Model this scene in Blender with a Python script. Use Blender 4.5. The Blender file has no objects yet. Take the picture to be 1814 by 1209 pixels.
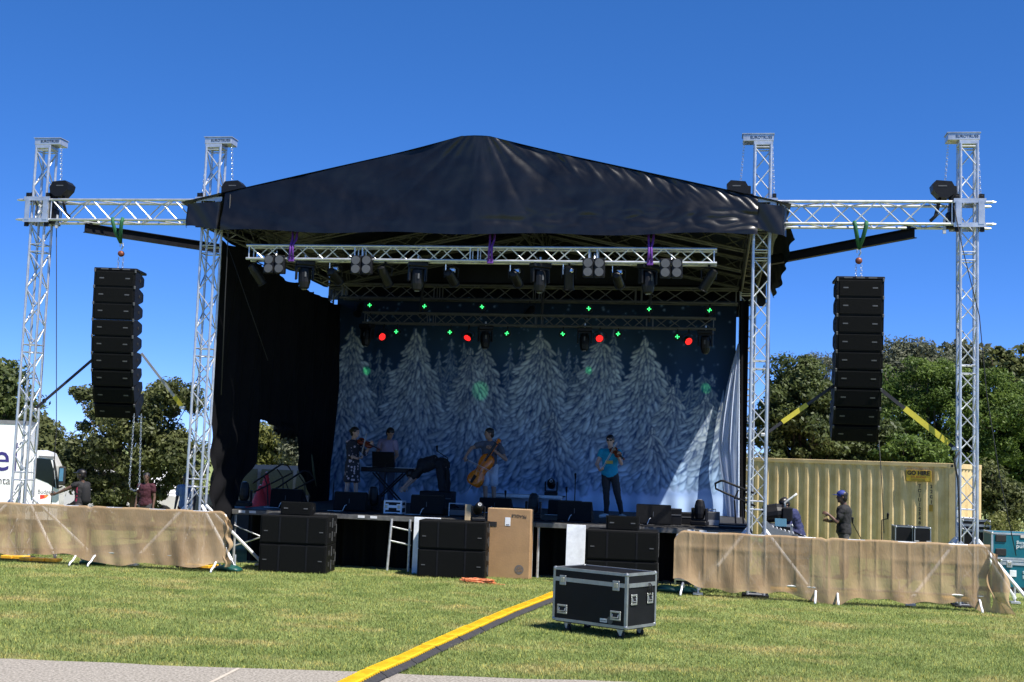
import bpy, math, random
import numpy as np
from mathutils import Vector, Matrix, Quaternion
R = math.radians
random.seed(7); rng = np.random.default_rng(7)
scn = bpy.context.scene
col = scn.collection

# ------------------------------------------------------------------ camera
PW, PH = 1814.0, 1209.0
FOC, PITCH, ROLL, YAW = 2241.4, 0.0938, 0.0354, 0.1607
CAM = Vector((4.2665, -21.966, 2.1349))
FW = Vector((-math.sin(YAW)*math.cos(PITCH), math.cos(YAW)*math.cos(PITCH), math.sin(PITCH)))
_rt = Vector((math.cos(YAW), math.sin(YAW), 0)); _up = _rt.cross(FW)
RT = _rt*math.cos(ROLL) + _up*math.sin(ROLL); UP = _up*math.cos(ROLL) - _rt*math.sin(ROLL)
cd = bpy.data.cameras.new('camera'); cam = bpy.data.objects.new('camera', cd); col.objects.link(cam)
cd.sensor_width = 36.0; cd.lens = FOC/PW*36.0; cd.clip_start = 0.1; cd.clip_end = 5000
cam.matrix_world = Matrix(((RT.x, UP.x, -FW.x, CAM.x), (RT.y, UP.y, -FW.y, CAM.y), (RT.z, UP.z, -FW.z, CAM.z), (0, 0, 0, 1)))
scn.camera = cam

# ------------------------------------------------------------------ sky and sun
SUN_EL, SUN_AZ = R(58.2), R(-33)          # azimuth measured from +X towards +Y
SUN = Vector((math.cos(SUN_EL)*math.cos(SUN_AZ), math.cos(SUN_EL)*math.sin(SUN_AZ), math.sin(SUN_EL)))
w = bpy.data.worlds.new('World'); scn.world = w; w.use_nodes = True
nt = w.node_tree; bg = nt.nodes['Background']
sky = nt.nodes.new('ShaderNodeTexSky'); sky.sky_type = 'NISHITA'; sky.sun_disc = False
sky.sun_elevation = SUN_EL; sky.sun_rotation = math.atan2(SUN.x, SUN.y)
sky.altitude = 0; sky.air_density = 0.3; sky.dust_density = 0.0; sky.ozone_density = 4.0
hs = nt.nodes.new('ShaderNodeHueSaturation'); hs.inputs['Saturation'].default_value = 1.25
gm = nt.nodes.new('ShaderNodeGamma'); gm.inputs[1].default_value = 0.75
tn = nt.nodes.new('ShaderNodeMix'); tn.data_type = 'RGBA'; tn.blend_type = 'MULTIPLY'; tn.inputs[0].default_value = 1.0; tn.inputs[7].default_value = (0.96, 0.96, 1.30, 1)
nt.links.new(sky.outputs[0], hs.inputs['Color']); nt.links.new(hs.outputs[0], gm.inputs[0]); nt.links.new(gm.outputs[0], tn.inputs[6]); nt.links.new(tn.outputs[2], bg.inputs[0]); bg.inputs[1].default_value = 0.15
sl = bpy.data.lights.new('sun', 'SUN'); so = bpy.data.objects.new('sun', sl); col.objects.link(so)
sl.energy = 4.8; sl.angle = R(0.53); sl.color = (1.0, 0.95, 0.88)
so.rotation_euler = SUN.to_track_quat('Z', 'Y').to_euler(); so.location = (20, -15, 40)
scn.view_settings.view_transform = 'Standard'; scn.view_settings.look = 'None'
scn.view_settings.exposure = 0.92; scn.view_settings.gamma = 1.0

# ------------------------------------------------------------------ pixel -> place (distance from the plane a thing stands on or in)
def _ray(x, y): return FW + RT*((x-PW/2)/FOC) - UP*((y-PH/2)/FOC)
def pz(x, y, z=0.0):
    d = _ray(x, y); return CAM + d*((z-CAM.z)/d.z)
def py(x, y, Y):
    d = _ray(x, y); return CAM + d*((Y-CAM.y)/d.y)
def px(x, y, X):
    d = _ray(x, y); return CAM + d*((X-CAM.x)/d.x)

# ------------------------------------------------------------------ materials
MATS = {}
def mat(name, c, rough=0.6, metal=0.0, var=0.12, scale=8.0, bump=0.0, bscale=60.0, c2=None, trans=0.0, spec=0.5, emit=None, estr=0.0, alpha=1.0, coat=0.0, detail=4):
    if name in MATS: return MATS[name]
    m = bpy.data.materials.new(name); m.use_nodes = True; MATS[name] = m
    t = m.node_tree; b = t.nodes['Principled BSDF']; L = t.links.new
    b.inputs['Roughness'].default_value = rough; b.inputs['Metallic'].default_value = metal
    b.inputs['Specular IOR Level'].default_value = spec; b.inputs['Coat Weight'].default_value = coat
    tc = t.nodes.new('ShaderNodeTexCoord')
    n = t.nodes.new('ShaderNodeTexNoise'); n.inputs['Scale'].default_value = scale; n.inputs['Detail'].default_value = detail; n.inputs['Roughness'].default_value = 0.6
    L(tc.outputs['Object'], n.inputs['Vector'])
    rp = t.nodes.new('ShaderNodeValToRGB')
    lo = [max(0, v*(1-var)) for v in c]; hi = list(c2) if c2 else [min(1, v*(1+var)) for v in c]
    rp.color_ramp.elements[0].position = 0.32; rp.color_ramp.elements[1].position = 0.68
    rp.color_ramp.elements[0].color = (*lo, 1); rp.color_ramp.elements[1].color = (*hi, 1)
    L(n.outputs['Fac'], rp.inputs['Fac']); L(rp.outputs['Color'], b.inputs['Base Color'])
    rr = t.nodes.new('ShaderNodeMapRange'); rr.inputs['To Min'].default_value = max(0.03, rough-0.08); rr.inputs['To Max'].default_value = min(1, rough+0.1)
    L(n.outputs['Fac'], rr.inputs['Value']); L(rr.outputs['Result'], b.inputs['Roughness'])
    if bump:
        n2 = t.nodes.new('ShaderNodeTexNoise'); n2.inputs['Scale'].default_value = bscale; n2.inputs['Detail'].default_value = 3
        L(tc.outputs['Object'], n2.inputs['Vector'])
        bm = t.nodes.new('ShaderNodeBump'); bm.inputs['Strength'].default_value = bump; bm.inputs['Distance'].default_value = 0.02
        L(n2.outputs['Fac'], bm.inputs['Height']); L(bm.outputs['Normal'], b.inputs['Normal'])
    if emit:
        b.inputs['Emission Color'].default_value = (*emit, 1); b.inputs['Emission Strength'].default_value = estr
    if trans or alpha < 1:
        out = t.nodes['Material Output']; mx = t.nodes.new('ShaderNodeMixShader')
        if trans:
            s2 = t.nodes.new('ShaderNodeBsdfTranslucent'); L(rp.outputs['Color'], s2.inputs['Color']); mx.inputs[0].default_value = trans
        else:
            s2 = t.nodes.new('ShaderNodeBsdfTransparent'); mx.inputs[0].default_value = 1-alpha
        L(b.outputs[0], mx.inputs[1]); L(s2.outputs[0], mx.inputs[2]); L(mx.outputs[0], out.inputs['Surface'])
    return m
ALU = mat('aluminium', (0.50, 0.52, 0.545), 0.36, 0.65, 0.12, 5, c2=(0.62, 0.64, 0.66))
ALUD = mat('shaded_aluminium', (0.095, 0.095, 0.098), 0.5, 0.4, 0.2, 6)  # aluminium with the shade under the roof put into its colour
CTRIM = mat('case_extrusion', (0.33, 0.345, 0.35), 0.38, 0.7, 0.15, 9)
STEEL = mat('galvanised_steel', (0.55, 0.56, 0.57), 0.45, 0.6, 0.2, 12)
BLK = mat('black_paint', (0.005, 0.0052, 0.0055), 0.6, 0, 0.3, 20, 0.15, 180, spec=0.14)
GRILLE = mat('speaker_grille', (0.0045, 0.005, 0.0052), 0.75, 0.0, 0.35, 300, 0.35, 500, spec=0.08)
BLKMET = mat('black_steel', (0.006, 0.006, 0.008), 0.5, 0.0, 0.35, 6, spec=0.2)
BLKPL = mat('black_plastic', (0.007, 0.007, 0.008), 0.45, 0, 0.2, 30, spec=0.25)
GREYMK = mat('grey_badge', (0.07, 0.072, 0.075), 0.5)
DRAPE = mat('black_drape', (0.0045, 0.0045, 0.0055), 0.85, 0, 0.35, 1.5, 0.3, 9, spec=0.12)
WHITE = mat('white_paint', (0.78, 0.79, 0.80), 0.4, 0, 0.04, 4)
CHAIN = mat('chain_steel', (0.6, 0.62, 0.65), 0.35, 0.8, 0.15, 30)
RUB = mat('black_rubber', (0.013, 0.013, 0.014), 0.7, 0, 0.2, 40)

# ------------------------------------------------------------------ mesh building
class MB:
    def __init__(s): s.v = []; s.f = []
    def add(s, vs, fs):
        o = len(s.v); s.v.extend([tuple(p) for p in vs]); s.f.extend([tuple(i+o for i in f) for f in fs]); return s
    def box(s, c, d, M=None, ch=0.0):
        hx, hy, hz = d[0]/2, d[1]/2, d[2]/2; c = Vector(c)
        if ch <= 0:
            vs = [Vector((x*hx, y*hy, z*hz)) for x in (-1, 1) for y in (-1, 1) for z in (-1, 1)]
            fs = [(0, 1, 3, 2), (4, 6, 7, 5), (0, 4, 5, 1), (2, 3, 7, 6), (0, 2, 6, 4), (1, 5, 7, 3)]
        else:
            ch = min(ch, hx*.9, hy*.9, hz*.9); vs = []; idx = {}
            for x in (-1, 1):
                for y in (-1, 1):
                    for z in (-1, 1):
                        for a in range(3):
                            p = [x*(hx-ch), y*(hy-ch), z*(hz-ch)]; p[a] = (x*hx, y*hy, z*hz)[a]
                            idx[(x, y, z, a)] = len(vs); vs.append(Vector(p))
            fs = []
            for a in range(3):
                b_, c_ = (a+1) % 3, (a+2) % 3
                for sg in (-1, 1):
                    q = []
                    for (u, v_) in ((-1, -1), (1, -1), (1, 1), (-1, 1)):
                        k = [0, 0, 0]; k[a] = sg; k[b_] = u; k[c_] = v_; q.append(idx[(*k, a)])
                    fs.append(tuple(q if sg > 0 else q[::-1]))
            for a in range(3):
                b_, c_ = (a+1) % 3, (a+2) % 3
                for u in (-1, 1):
                    for v_ in (-1, 1):
                        k0 = [0, 0, 0]; k0[a] = -1; k0[b_] = u; k0[c_] = v_; k1 = list(k0); k1[a] = 1
                        q = [idx[(*k0, b_)], idx[(*k1, b_)], idx[(*k1, c_)], idx[(*k0, c_)]]
                        fs.append(tuple(q if u*v_ < 0 else q[::-1]))
            for x in (-1, 1):
                for y in (-1, 1):
                    for z in (-1, 1):
                        q = [idx[(x, y, z, a)] for a in range(3)]; fs.append(tuple(q if x*y*z > 0 else q[::-1]))
        return s.add([c + (M @ p if M else p) for p in vs], fs)
    def tube(s, p0, p1, r0, r1=None, n=8, cap=True):
        p0, p1 = Vector(p0), Vector(p1); r1 = r0 if r1 is None else r1
        d = (p1-p0); 
        if d.length < 1e-6: return s
        d.normalize(); a = d.orthogonal().normalized(); b = d.cross(a); vs = []
        for p, r in ((p0, r0), (p1, r1)):
            for i in range(n):
                t = 2*math.pi*i/n; vs.append(p + a*(r*math.cos(t)) + b*(r*math.sin(t)))
        fs = [(i, (i+1) % n, n+(i+1) % n, n+i) for i in range(n)]
        if cap: fs += [tuple(range(n))[::-1], tuple(range(n, 2*n))]
        return s.add(vs, fs)
    def path(s, pts, r, n=6, closed=False):
        pts = [Vector(p) for p in pts]; k = len(pts); rings = []; a = None
        for i, p in enumerate(pts):
            if closed: d = pts[(i+1) % k]-pts[i-1]
            else: d = pts[min(i+1, k-1)]-pts[max(i-1, 0)]
            d.normalize()
            if a is None: a = d.orthogonal().normalized()
            a = (a - d*a.dot(d)); a.normalize(); b = d.cross(a); rr = r[i] if isinstance(r, (list, tuple)) else r
            rings.append([p + a*(rr*math.cos(2*math.pi*j/n)) + b*(rr*math.sin(2*math.pi*j/n)) for j in range(n)])
        return s.loft(rings, closed)
    def loft(s, rings, closed=False, cap=True):
        n = len(rings[0]); k = len(rings); vs = [p for r_ in rings for p in r_]; fs = []
        for i in range(k if closed else k-1):
            i2 = (i+1) % k
            for j in range(n): fs.append((i*n+j, i*n+(j+1) % n, i2*n+(j+1) % n, i2*n+j))
        if cap and not closed: fs += [tuple(range(n))[::-1], tuple(range((k-1)*n, k*n))]
        return s.add(vs, fs)
    def lathe(s, prof, n=16, M=None):
        rings = [[Vector((r*math.cos(2*math.pi*j/n), r*math.sin(2*math.pi*j/n), z)) for j in range(n)] for r, z in prof]
        if M is not None: rings = [[M @ p for p in q] for q in rings]
        return s.loft(rings)
    def prism(s, poly, z0, z1, M=None):
        n = len(poly); vs = [Vector((x, y, z0)) for x, y in poly] + [Vector((x, y, z1)) for x, y in poly]
        if M is not None: vs = [M @ p for p in vs]
        return s.add(vs, [tuple(range(n))[::-1], tuple(range(n, 2*n))] + [(i, (i+1) % n, n+(i+1) % n, n+i) for i in range(n)])
    def sheet(s, fn, nu, nv):
        vs = [fn(i/nu, j/nv) for j in range(nv+1) for i in range(nu+1)]
        return s.add(vs, [(j*(nu+1)+i, j*(nu+1)+i+1, (j+1)*(nu+1)+i+1, (j+1)*(nu+1)+i) for j in range(nv) for i in range(nu)])
    def ell(s, c, r, M=None, nu=14, nv=10):
        c = Vector(c); rings = []
        for j in range(nv+1):
            t = math.pi*(j/nv*0.98+0.01); rings.append([c + ((M @ p) if M else p) for p in [Vector((r[0]*math.sin(t)*math.cos(2*math.pi*i/nu), r[1]*math.sin(t)*math.sin(2*math.pi*i/nu), -r[2]*math.cos(t))) for i in range(nu)]])
        return s.loft(rings)
    def cap(s, p0, r0, p1, r1, n=12):          # tapered limb with round ends
        p0, p1 = Vector(p0), Vector(p1); d = p1-p0; Ln = max(d.length, 1e-5); d = d/Ln; a = d.orthogonal().normalized(); b = d.cross(a); rings = []
        prof = [(r0*math.cos(t), -r0*math.sin(t)) for t in (1.4, .9, .45, 0)] + [(r1*math.cos(t), Ln + r1*math.sin(t)) for t in (0, .45, .9, 1.4)]
        for rr, h in prof: rings.append([p0 + d*h + a*(rr*math.cos(2*math.pi*j/n)) + b*(rr*math.sin(2*math.pi*j/n)) for j in range(n)])
        return s.loft(rings)
    def mesh(s, name, m, smooth=False):
        me = bpy.data.meshes.new(name); me.from_pydata(s.v, [], s.f); me.update()
        if m: me.materials.append(m)
        if smooth: me.polygons.foreach_set('use_smooth', [True]*len(me.polygons))
        return me
    def build(s, name, m, parent=None, loc=None, smooth=False, rot=None):
        return put(name, s.mesh(name, m, smooth), parent, loc, rot)
def put(name, me, parent=None, loc=None, rot=None):
    o = bpy.data.objects.new(name, me); col.objects.link(o)
    if parent: o.parent = parent
    if loc is not None: o.location = loc
    if rot is not None: o.rotation_euler = rot
    return o
def tag(o, label, cat, group=None):
    o['label'] = label; o['category'] = cat
    if group: o['group'] = group
    return o
def struct(o): o['kind'] = 'structure'; return o
def thing(name, loc, label, cat, group=None, rz=0.0):
    o = bpy.data.objects.new(name, None); col.objects.link(o); o.location = loc; o.rotation_euler = (0, 0, rz); o.empty_display_size = 0.2
    return tag(o, label, cat, group)
def copytree(o, parent=None):
    c = o.copy(); col.objects.link(c); c.parent = parent
    for ch in list(o.children): copytree(ch, c)
    return c
_bar = {}
def bar(name, p0, p1, r, m, parent, n=6):
    p0, p1 = Vector(p0), Vector(p1); d = p1-p0; key = (round(d.length, 2), r, m.name, n)
    if key not in _bar: _bar[key] = MB().tube((0, 0, -key[0]/2), (0, 0, key[0]/2), r, n=n).mesh(name, m, False)
    o = put(name, _bar[key], parent, (p0+p1)/2); o.rotation_euler = d.to_track_quat('Z', 'Y').to_euler(); return o
def text(s_, size, m, parent, M, name='lettering', extrude=0.0015, align='CENTER', sx=1.0, bold=0.0):
    c = bpy.data.curves.new(name, 'FONT'); c.body = s_; c.size = size; c.extrude = extrude; c.align_x = align; c.align_y = 'CENTER'; c.resolution_u = 3; c.offset = bold
    o = bpy.data.objects.new(name, c); col.objects.link(o)
    me = bpy.data.meshes.new_from_object(o); bpy.data.objects.remove(o); bpy.data.curves.remove(c)
    me.materials.clear(); me.materials.append(m); me.transform(Matrix.Scale(sx, 4, (1, 0, 0)))
    t = put(name, me, parent); t.matrix_basis = M; return t
FRONT = Matrix.Rotation(R(90), 4, 'X')          # text that faces -Y
def smooth01(a, b, x): t = min(1, max(0, (x-a)/(b-a))); return t*t*(3-2*t)
def ground_z(x, y): return -0.25*smooth01(-5, -12, x)*smooth01(1, 9, y)
# ------------------------------------------------------------------ ground, path, lawn
def grass_mat(name, blades):
    m = bpy.data.materials.new(name); m.use_nodes = True; t = m.node_tree; b = t.nodes['Principled BSDF']; L = t.links.new
    g = t.nodes.new('ShaderNodeNewGeometry')
    def noise(sc, det, sx=1.0, sy=1.0):
        mp = t.nodes.new('ShaderNodeMapping'); mp.inputs['Scale'].default_value = (sx, sy, 0.0); L(g.outputs['Position'], mp.inputs['Vector'])
        n = t.nodes.new('ShaderNodeTexNoise'); n.inputs['Scale'].default_value = sc; n.inputs['Detail'].default_value = det; n.inputs['Roughness'].default_value = 0.62
        L(mp.outputs[0], n.inputs['Vector']); return n.outputs['Fac']
    def ramp(f, a, b_, ca, cb):
        r = t.nodes.new('ShaderNodeValToRGB'); r.color_ramp.elements[0].position = a; r.color_ramp.elements[1].position = b_
        r.color_ramp.elements[0].color = (*ca, 1); r.color_ramp.elements[1].color = (*cb, 1); L(f, r.inputs['Fac']); return r.outputs['Color']
    def mix(f, a, b_):
        x = t.nodes.new('ShaderNodeMix'); x.data_type = 'RGBA'; L(f, x.inputs[0]); L(a, x.inputs[6]); L(b_, x.inputs[7]); return x.outputs[2]
    green = ramp(noise(1.3, 6, 0.9, 1.1), 0.35, 0.65, (0.15, 0.21, 0.062), (0.27, 0.32, 0.118))
    dry = ramp(noise(6.0, 4), 0.3, 0.7, (0.32, 0.29, 0.125), (0.50, 0.43, 0.22))
    patch = ramp(noise(0.8, 8, 0.8, 1.25), 0.51, 0.72, (0, 0, 0), (1, 1, 1))
    c = mix(patch, green, dry)
    fine = ramp(noise(15, 6, 0.9, 1.2), 0.3, 0.72, (0.6, 0.62, 0.6), (1.3, 1.27, 1.15))
    ml = t.nodes.new('ShaderNodeMix'); ml.data_type = 'RGBA'; ml.blend_type = 'MULTIPLY'; ml.inputs[0].default_value = 1.0; L(c, ml.inputs[6]); L(fine, ml.inputs[7]); c = ml.outputs[2]
    if blades:
        at = t.nodes.new('ShaderNodeAttribute'); at.attribute_name = 'shade'
        m2 = t.nodes.new('ShaderNodeMix'); m2.data_type = 'RGBA'; m2.blend_type = 'MULTIPLY'; m2.inputs[0].default_value = 1.0
        L(c, m2.inputs[6]); L(at.outputs['Color'], m2.inputs[7]); c = m2.outputs[2]
        tr = t.nodes.new('ShaderNodeBsdfTranslucent'); L(c, tr.inputs['Color']); mx = t.nodes.new('ShaderNodeMixShader'); mx.inputs[0].default_value = 0.35
        L(b.outputs[0], mx.inputs[1]); L(tr.outputs[0], mx.inputs[2]); L(mx.outputs[0], t.nodes['Material Output'].inputs['Surface'])
    L(c, b.inputs['Base Color']); b.inputs['Roughness'].default_value = 0.7; b.inputs['Specular IOR Level'].default_value = 0.25
    if not blades:
        bm = t.nodes.new('ShaderNodeBump'); bm.inputs['Strength'].default_value = 0.6; bm.inputs['Distance'].default_value = 0.03
        L(noise(40, 4), bm.inputs['Height']); L(bm.outputs[0], b.inputs['Normal'])
    return m
GRASS = grass_mat('lawn_ground', False); BLADE = grass_mat('grass_blades', True)
xs = sorted(set([-900, -400, -200, -100, -60, -40, -30] + list(np.arange(-24, 24.1, 1.0)) + [30, 40, 60, 100, 200, 400, 900]))
ys = sorted(set([-60, -40, -30] + list(np.arange(-24, 30.1, 1.0)) + [36, 45, 60, 90, 150, 300, 600, 1200]))
g = MB(); nx, ny = len(xs), len(ys)
g.add([(x, y, ground_z(x, y)) for y in ys for x in xs], [(j*nx+i, j*nx+i+1, (j+1)*nx+i+1, (j+1)*nx+i) for j in range(ny-1) for i in range(nx-1)])
struct(g.build('ground', GRASS, smooth=True))
# path of pale aggregate along the front, with an expansion joint
def gravel_mat():
    m = mat('aggregate_concrete', (0.20, 0.18, 0.15), 0.9, 0, 0.35, 38, 0.6, 60, c2=(0.40, 0.365, 0.315), spec=0.2); return m
def path_y(x): return -10.28 + (x+2.59)*0.152 - 0.006*(x+2.59)**2*0.0
p = MB(); pts = [(-9+0.5*i) for i in range(60)]
top = [(x, path_y(x)+0.03*math.sin(x*2.3)+0.02*math.sin(x*7.1), 0.024) for x in pts]
bot = [(x, path_y(x)-2.6, 0.024) for x in pts]; n_ = len(pts)
p.add(top+bot+[(a, b, -0.05) for a, b, c in top], [(i, n_+i, n_+i+1, i+1) for i in range(n_-1)] + [(i, i+1, 2*n_+i+1, 2*n_+i) for i in range(n_-1)])
path = struct(p.build('path', gravel_mat()))
j0, j1 = pz(375, 1209, 0.024), pz(418, 1187, 0.024); jd = (j1-j0).normalized(); jn = Vector((-jd.y, jd.x, 0))
JM = mat('joint_strip', (0.42, 0.37, 0.30), 0.9)
MB().add([j0-jd*1.5-jn*.02, j1+jd*.1-jn*.02, j1+jd*.1+jn*.02, j0-jd*1.5+jn*.02], [(0, 1, 2, 3)]).build('expansion_joint', JM, path, (0, 0, 0.004))
# mown grass: short blades over all the lawn in view
def blades():
    N = 620000
    y = -10.45 + 12.5*rng.random(N)**1.25; d = y+21.97
    cx = 4.27 + (d*math.tan(YAW))*(-1); half = d*0.425+0.6
    x = cx + (rng.random(N)*2-1)*half
    ok = y > (-10.28+(x+2.59)*0.152+0.01*np.sin(x*9)+0.03*rng.standard_normal(N)+0.02)
    ok &= ~((np.abs(x) < 5.0) & (y > 1.3))
    x, y = x[ok], y[ok]; n = len(x); print('blades', n)
    az = rng.random(n)*2*np.pi; ln = 0.025+0.03*rng.random(n)+0.02*(rng.random(n) > 0.97); tilt = rng.normal(0.75, 0.3, n)
    wd = 0.0035+0.003*rng.random(n)
    dx, dy = np.cos(az), np.sin(az); bx, by = -dy*wd, dx*wd
    tx = x+dx*ln*np.sin(tilt); ty = y+dy*ln*np.sin(tilt); tz = ln*np.cos(tilt)*0.9
    V = np.empty((n, 3, 3), np.float32)
    V[:, 0] = np.stack([x-bx, y-by, np.zeros(n)], 1); V[:, 1] = np.stack([x+bx, y+by, np.zeros(n)], 1); V[:, 2] = np.stack([tx, ty, np.maximum(tz, 0.004)], 1)
    me = bpy.data.meshes.new('grass'); me.vertices.add(n*3); me.vertices.foreach_set('co', V.ravel())
    me.loops.add(n*3); me.loops.foreach_set('vertex_index', np.arange(n*3, dtype=np.int32)); me.polygons.add(n)
    me.polygons.foreach_set('loop_start', np.arange(0, n*3, 3, dtype=np.int32)); me.update()
    ca = me.color_attributes.new('shade', 'FLOAT_COLOR', 'POINT'); s = 0.75+0.6*rng.random(n); dryb = rng.random(n) > 0.86
    c = np.stack([s*np.where(dryb, 1.7, 1), s*np.where(dryb, 1.35, 1), s, np.ones(n)], 1).astype(np.float32); c = np.repeat(c, 3, 0)
    ca.data.foreach_set('color', c.ravel()); me.materials.append(BLADE)
    o = put('grass', me); tag(o, 'short mown grass with dry yellow patches', 'grass'); o['kind'] = 'stuff'
blades()

# ------------------------------------------------------------------ trusses
def truss(name, label, cat, p0, p1, size=0.36, up=(0, 0, 1), bay=0.42, joints=(), rc=0.025, rb=0.013, m=ALU, group=None, parent=None, faces=(0, 1, 2, 3), flip=0):
    p0, p1 = Vector(p0), Vector(p1); d = p1-p0; Ln = d.length; d.normalize(); up = Vector(up); up = (up-d*up.dot(d)).normalized(); sd = d.cross(up)
    t = parent or thing(name, p0, label, cat, group)
    h = size/2; cor = [sd*h+up*h, -sd*h+up*h, -sd*h-up*h, sd*h-up*h]
    for c in cor: bar('chord', c, c+d*Ln, rc, m, t, 8)
    js = sorted([0.05]+[j+e for j in joints for e in (-0.07, 0.07)]+[Ln-0.05])
    for f in faces:
        a, b = cor[f], cor[(f+1) % 4]
        for k in range(len(js)-1):
            z0, z1 = js[k], js[k+1]
            if z1-z0 < 0.2: continue
            nb = max(1, round((z1-z0)/bay)); st = (z1-z0)/nb
            for i in range(nb):
                q0, q1 = z0+i*st+0.01, z0+(i+1)*st-0.01
                u, v = (a, b) if (i+f+k+flip) % 2 == 0 else (b, a)
                bar('brace', u+d*q0, v+d*q1, rb, m, t)
        for z in js: bar('rung', a+d*z, b+d*z, rb, m, t)
    return t
TOP = 7.72; TX = {'ol': -8.405, 'il': -5.0, 'ir': 5.0, 'or': 8.405}
plate = MB().box((0, 0, 0), (0.6, 0.6, 0.02), ch=0.004)
def sleeve(t, z0, z1, half=0.225):
    s = MB()
    for z in (z0, z1):
        for a in (-1, 1):
            s.box((0, a*half, z), (2*half+0.07, 0.012, 0.075)); s.box((a*half, 0, z), (0.012, 2*half-0.014, 0.075))
            s.box((0, a*(half-.045), z+0.03), (2*half-.03, 0.08, 0.008))
    for a in (-1, 1):
        for b in (-1, 1):
            s.box((a*(half-.045), b*(half+.008), (z0+z1)/2), (0.09, 0.01, z1-z0-0.02)); s.box((a*(half+.008), b*(half-.045), (z0+z1)/2), (0.01, 0.09, z1-z0-0.02))
    o = s.build('sleeve_block', ALU, t)
    w_ = MB()
    for a in (-1, 1):
        for z in (z0-0.07, z1+0.07):
            w_.lathe([(0.02, -.02), (0.045, -.02), (0.045, .02), (0.02, .02)], 10, Matrix.Translation((a*0.20, -0.17, z)) @ Matrix.Rotation(R(90), 4, 'Y'))
            w_.box((a*0.20, -0.20, z), (0.07, 0.02, 0.09))
    w_.build('guide_wheel', BLKPL, o)
def links(pts, step=0.05, r=0.0045):
    m_ = MB(); pts = [Vector(p) for p in pts]; k = 0
    for a, b in zip(pts[:-1], pts[1:]):
        d = b-a; n = max(1, int(d.length/step)); dn = d.normalized(); s1 = dn.orthogonal().normalized(); s2 = dn.cross(s1)
        for i in range(n):
            c = a+d*((i+.5)/n); s_ = s1 if (k % 2) else s2; k += 1; w_, h_ = step*0.34, step*0.62
            m_.path([c+dn*h_*0.6+s_*w_, c+dn*h_+s_*0, c+dn*h_*0.6-s_*w_, c-dn*h_*0.6-s_*w_, c-dn*h_, c-dn*h_*0.6+s_*w_], r, 4, True)
    return m_
where = {'ol': 'by the white truck', 'il': 'at the drape end of the stage roof', 'ir': 'at the open end of the stage roof', 'or': 'beside the container'}
TOWER = {}
for k, X in TX.items():
    inn = 1 if X < 0 else -1
    t = truss('tower_truss', 'silver truss tower with pulley head '+where[k], 'tower', (X, 0, 0), (X, 0, TOP), 0.27, (0, 1, 0), 0.33, (1.52, 3.9, 5.8), 0.025, 0.0115, group='truss towers of the stage')
    TOWER[k] = t
    MB().box((0, 0, 0.02), (0.44, 0.44, 0.04), ch=.006).build('base_plate', BLKMET, t)
    hb = MB().box((inn*0.085, 0, TOP+0.115), (0.52, 0.30, 0.12), ch=0.006)
    hb.box((inn*0.085, 0, TOP+0.182), (0.55, 0.33, 0.012))
    h_ = hb.build('pulley_head', ALU, t)
    MB().box((0, 0, TOP+0.02), (0.32, 0.30, 0.07), ch=.006).build('head_plate', ALU, t)
    text('EUROTRUSS', 0.068, BLKPL, h_, Matrix.Translation((inn*0.085+0.05, -0.153, TOP+0.115)) @ FRONT)
    sleeve(t, 6.31, 6.72)
    # outriggers at the foot
    for a, b in ((1, -0.42), (-1, -0.42), (1, 1), (-1, 1)):
        e = Vector((a*0.95, b*0.9, 0.10)); bar('outrigger', (a*0.14, b*0.13, 1.12), e, 0.03, WHITE, t, 8)
        MB().tube((e.x, e.y, 0.05), (e.x, e.y, 0.3), 0.018).box((e.x, e.y, 0.035), (0.16, 0.16, 0.03)).build('screw_jack', STEEL, t)
    # drop chains: one to the hoist, one down the outer side
    ch = links([(inn*0.32, -0.05, TOP+0.06), (inn*0.37, -0.05, 7.08)]).build('chain_hoist_chain', CHAIN); ch.location = (X, 0, 0)
    tag(ch, 'lifting chain above the black hoist, tower '+where[k], 'chain', 'tower lifting chains')
    ch2 = links([(-inn*0.155, -0.05, TOP+0.06), (-inn*0.20, -0.05, 6.86)]).build('tower_chain', CHAIN); ch2.location = (X, 0, 0)
    tag(ch2, 'lifting chain on the outer face, tower '+where[k], 'chain', 'tower lifting chains')
    hk = MB().box((-inn*0.205, -0.05, 6.81), (0.06, 0.06, 0.12), ch=.01).build('chain_anchor', BLKPL, t)
    # hoist
    hx = X+inn*0.42
    ho = thing('chain_hoist', (hx, -0.08, 6.72), 'black chain hoist hanging beside the tower '+where[k], 'hoist', 'black chain hoists on the towers')
    P_ = [(-.17, .12), (-.19, .22), (-.13, .33), (.12, .35), (.19, .28), (.17, .18), (.06, .06), (-.06, .04)]
    MB().prism([(x*inn, y) for x, y in P_][::inn], -0.14, 0.14, Matrix.Rotation(R(90), 4, 'X')).build('hoist_body', BLKPL, ho)
    MB().box((-inn*0.17, 0.02, 0.02), (0.11, 0.16, 0.5), ch=.01).box((-inn*0.14, 0.0, -0.32), (0.17, 0.14, 0.28), ch=.02).build('hoist_bracket', BLKPL, ho)
    MB().path([(inn*.05, -.02, .06), (inn*.08, -.05, -.1), (inn*.12, -.04, -.25), (inn*.2, -.02, -.33)], 0.03, 6).build('chain_bag', RUB, ho, smooth=True)
    lg = MB().box((inn*.02, -0.142, .25), (0.14, 0.006, 0.02)).build('badge', GREYMK, ho)
    MB().tube((-inn*.02, -0.08, -0.3), (-inn*.02, -0.08, -0.46), 0.022).box((-inn*.02, -0.08, -.5), (.05, .04, .1)).build('plug', mat('grey_plug', (0.4, 0.41, 0.42), .5), ho)
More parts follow.
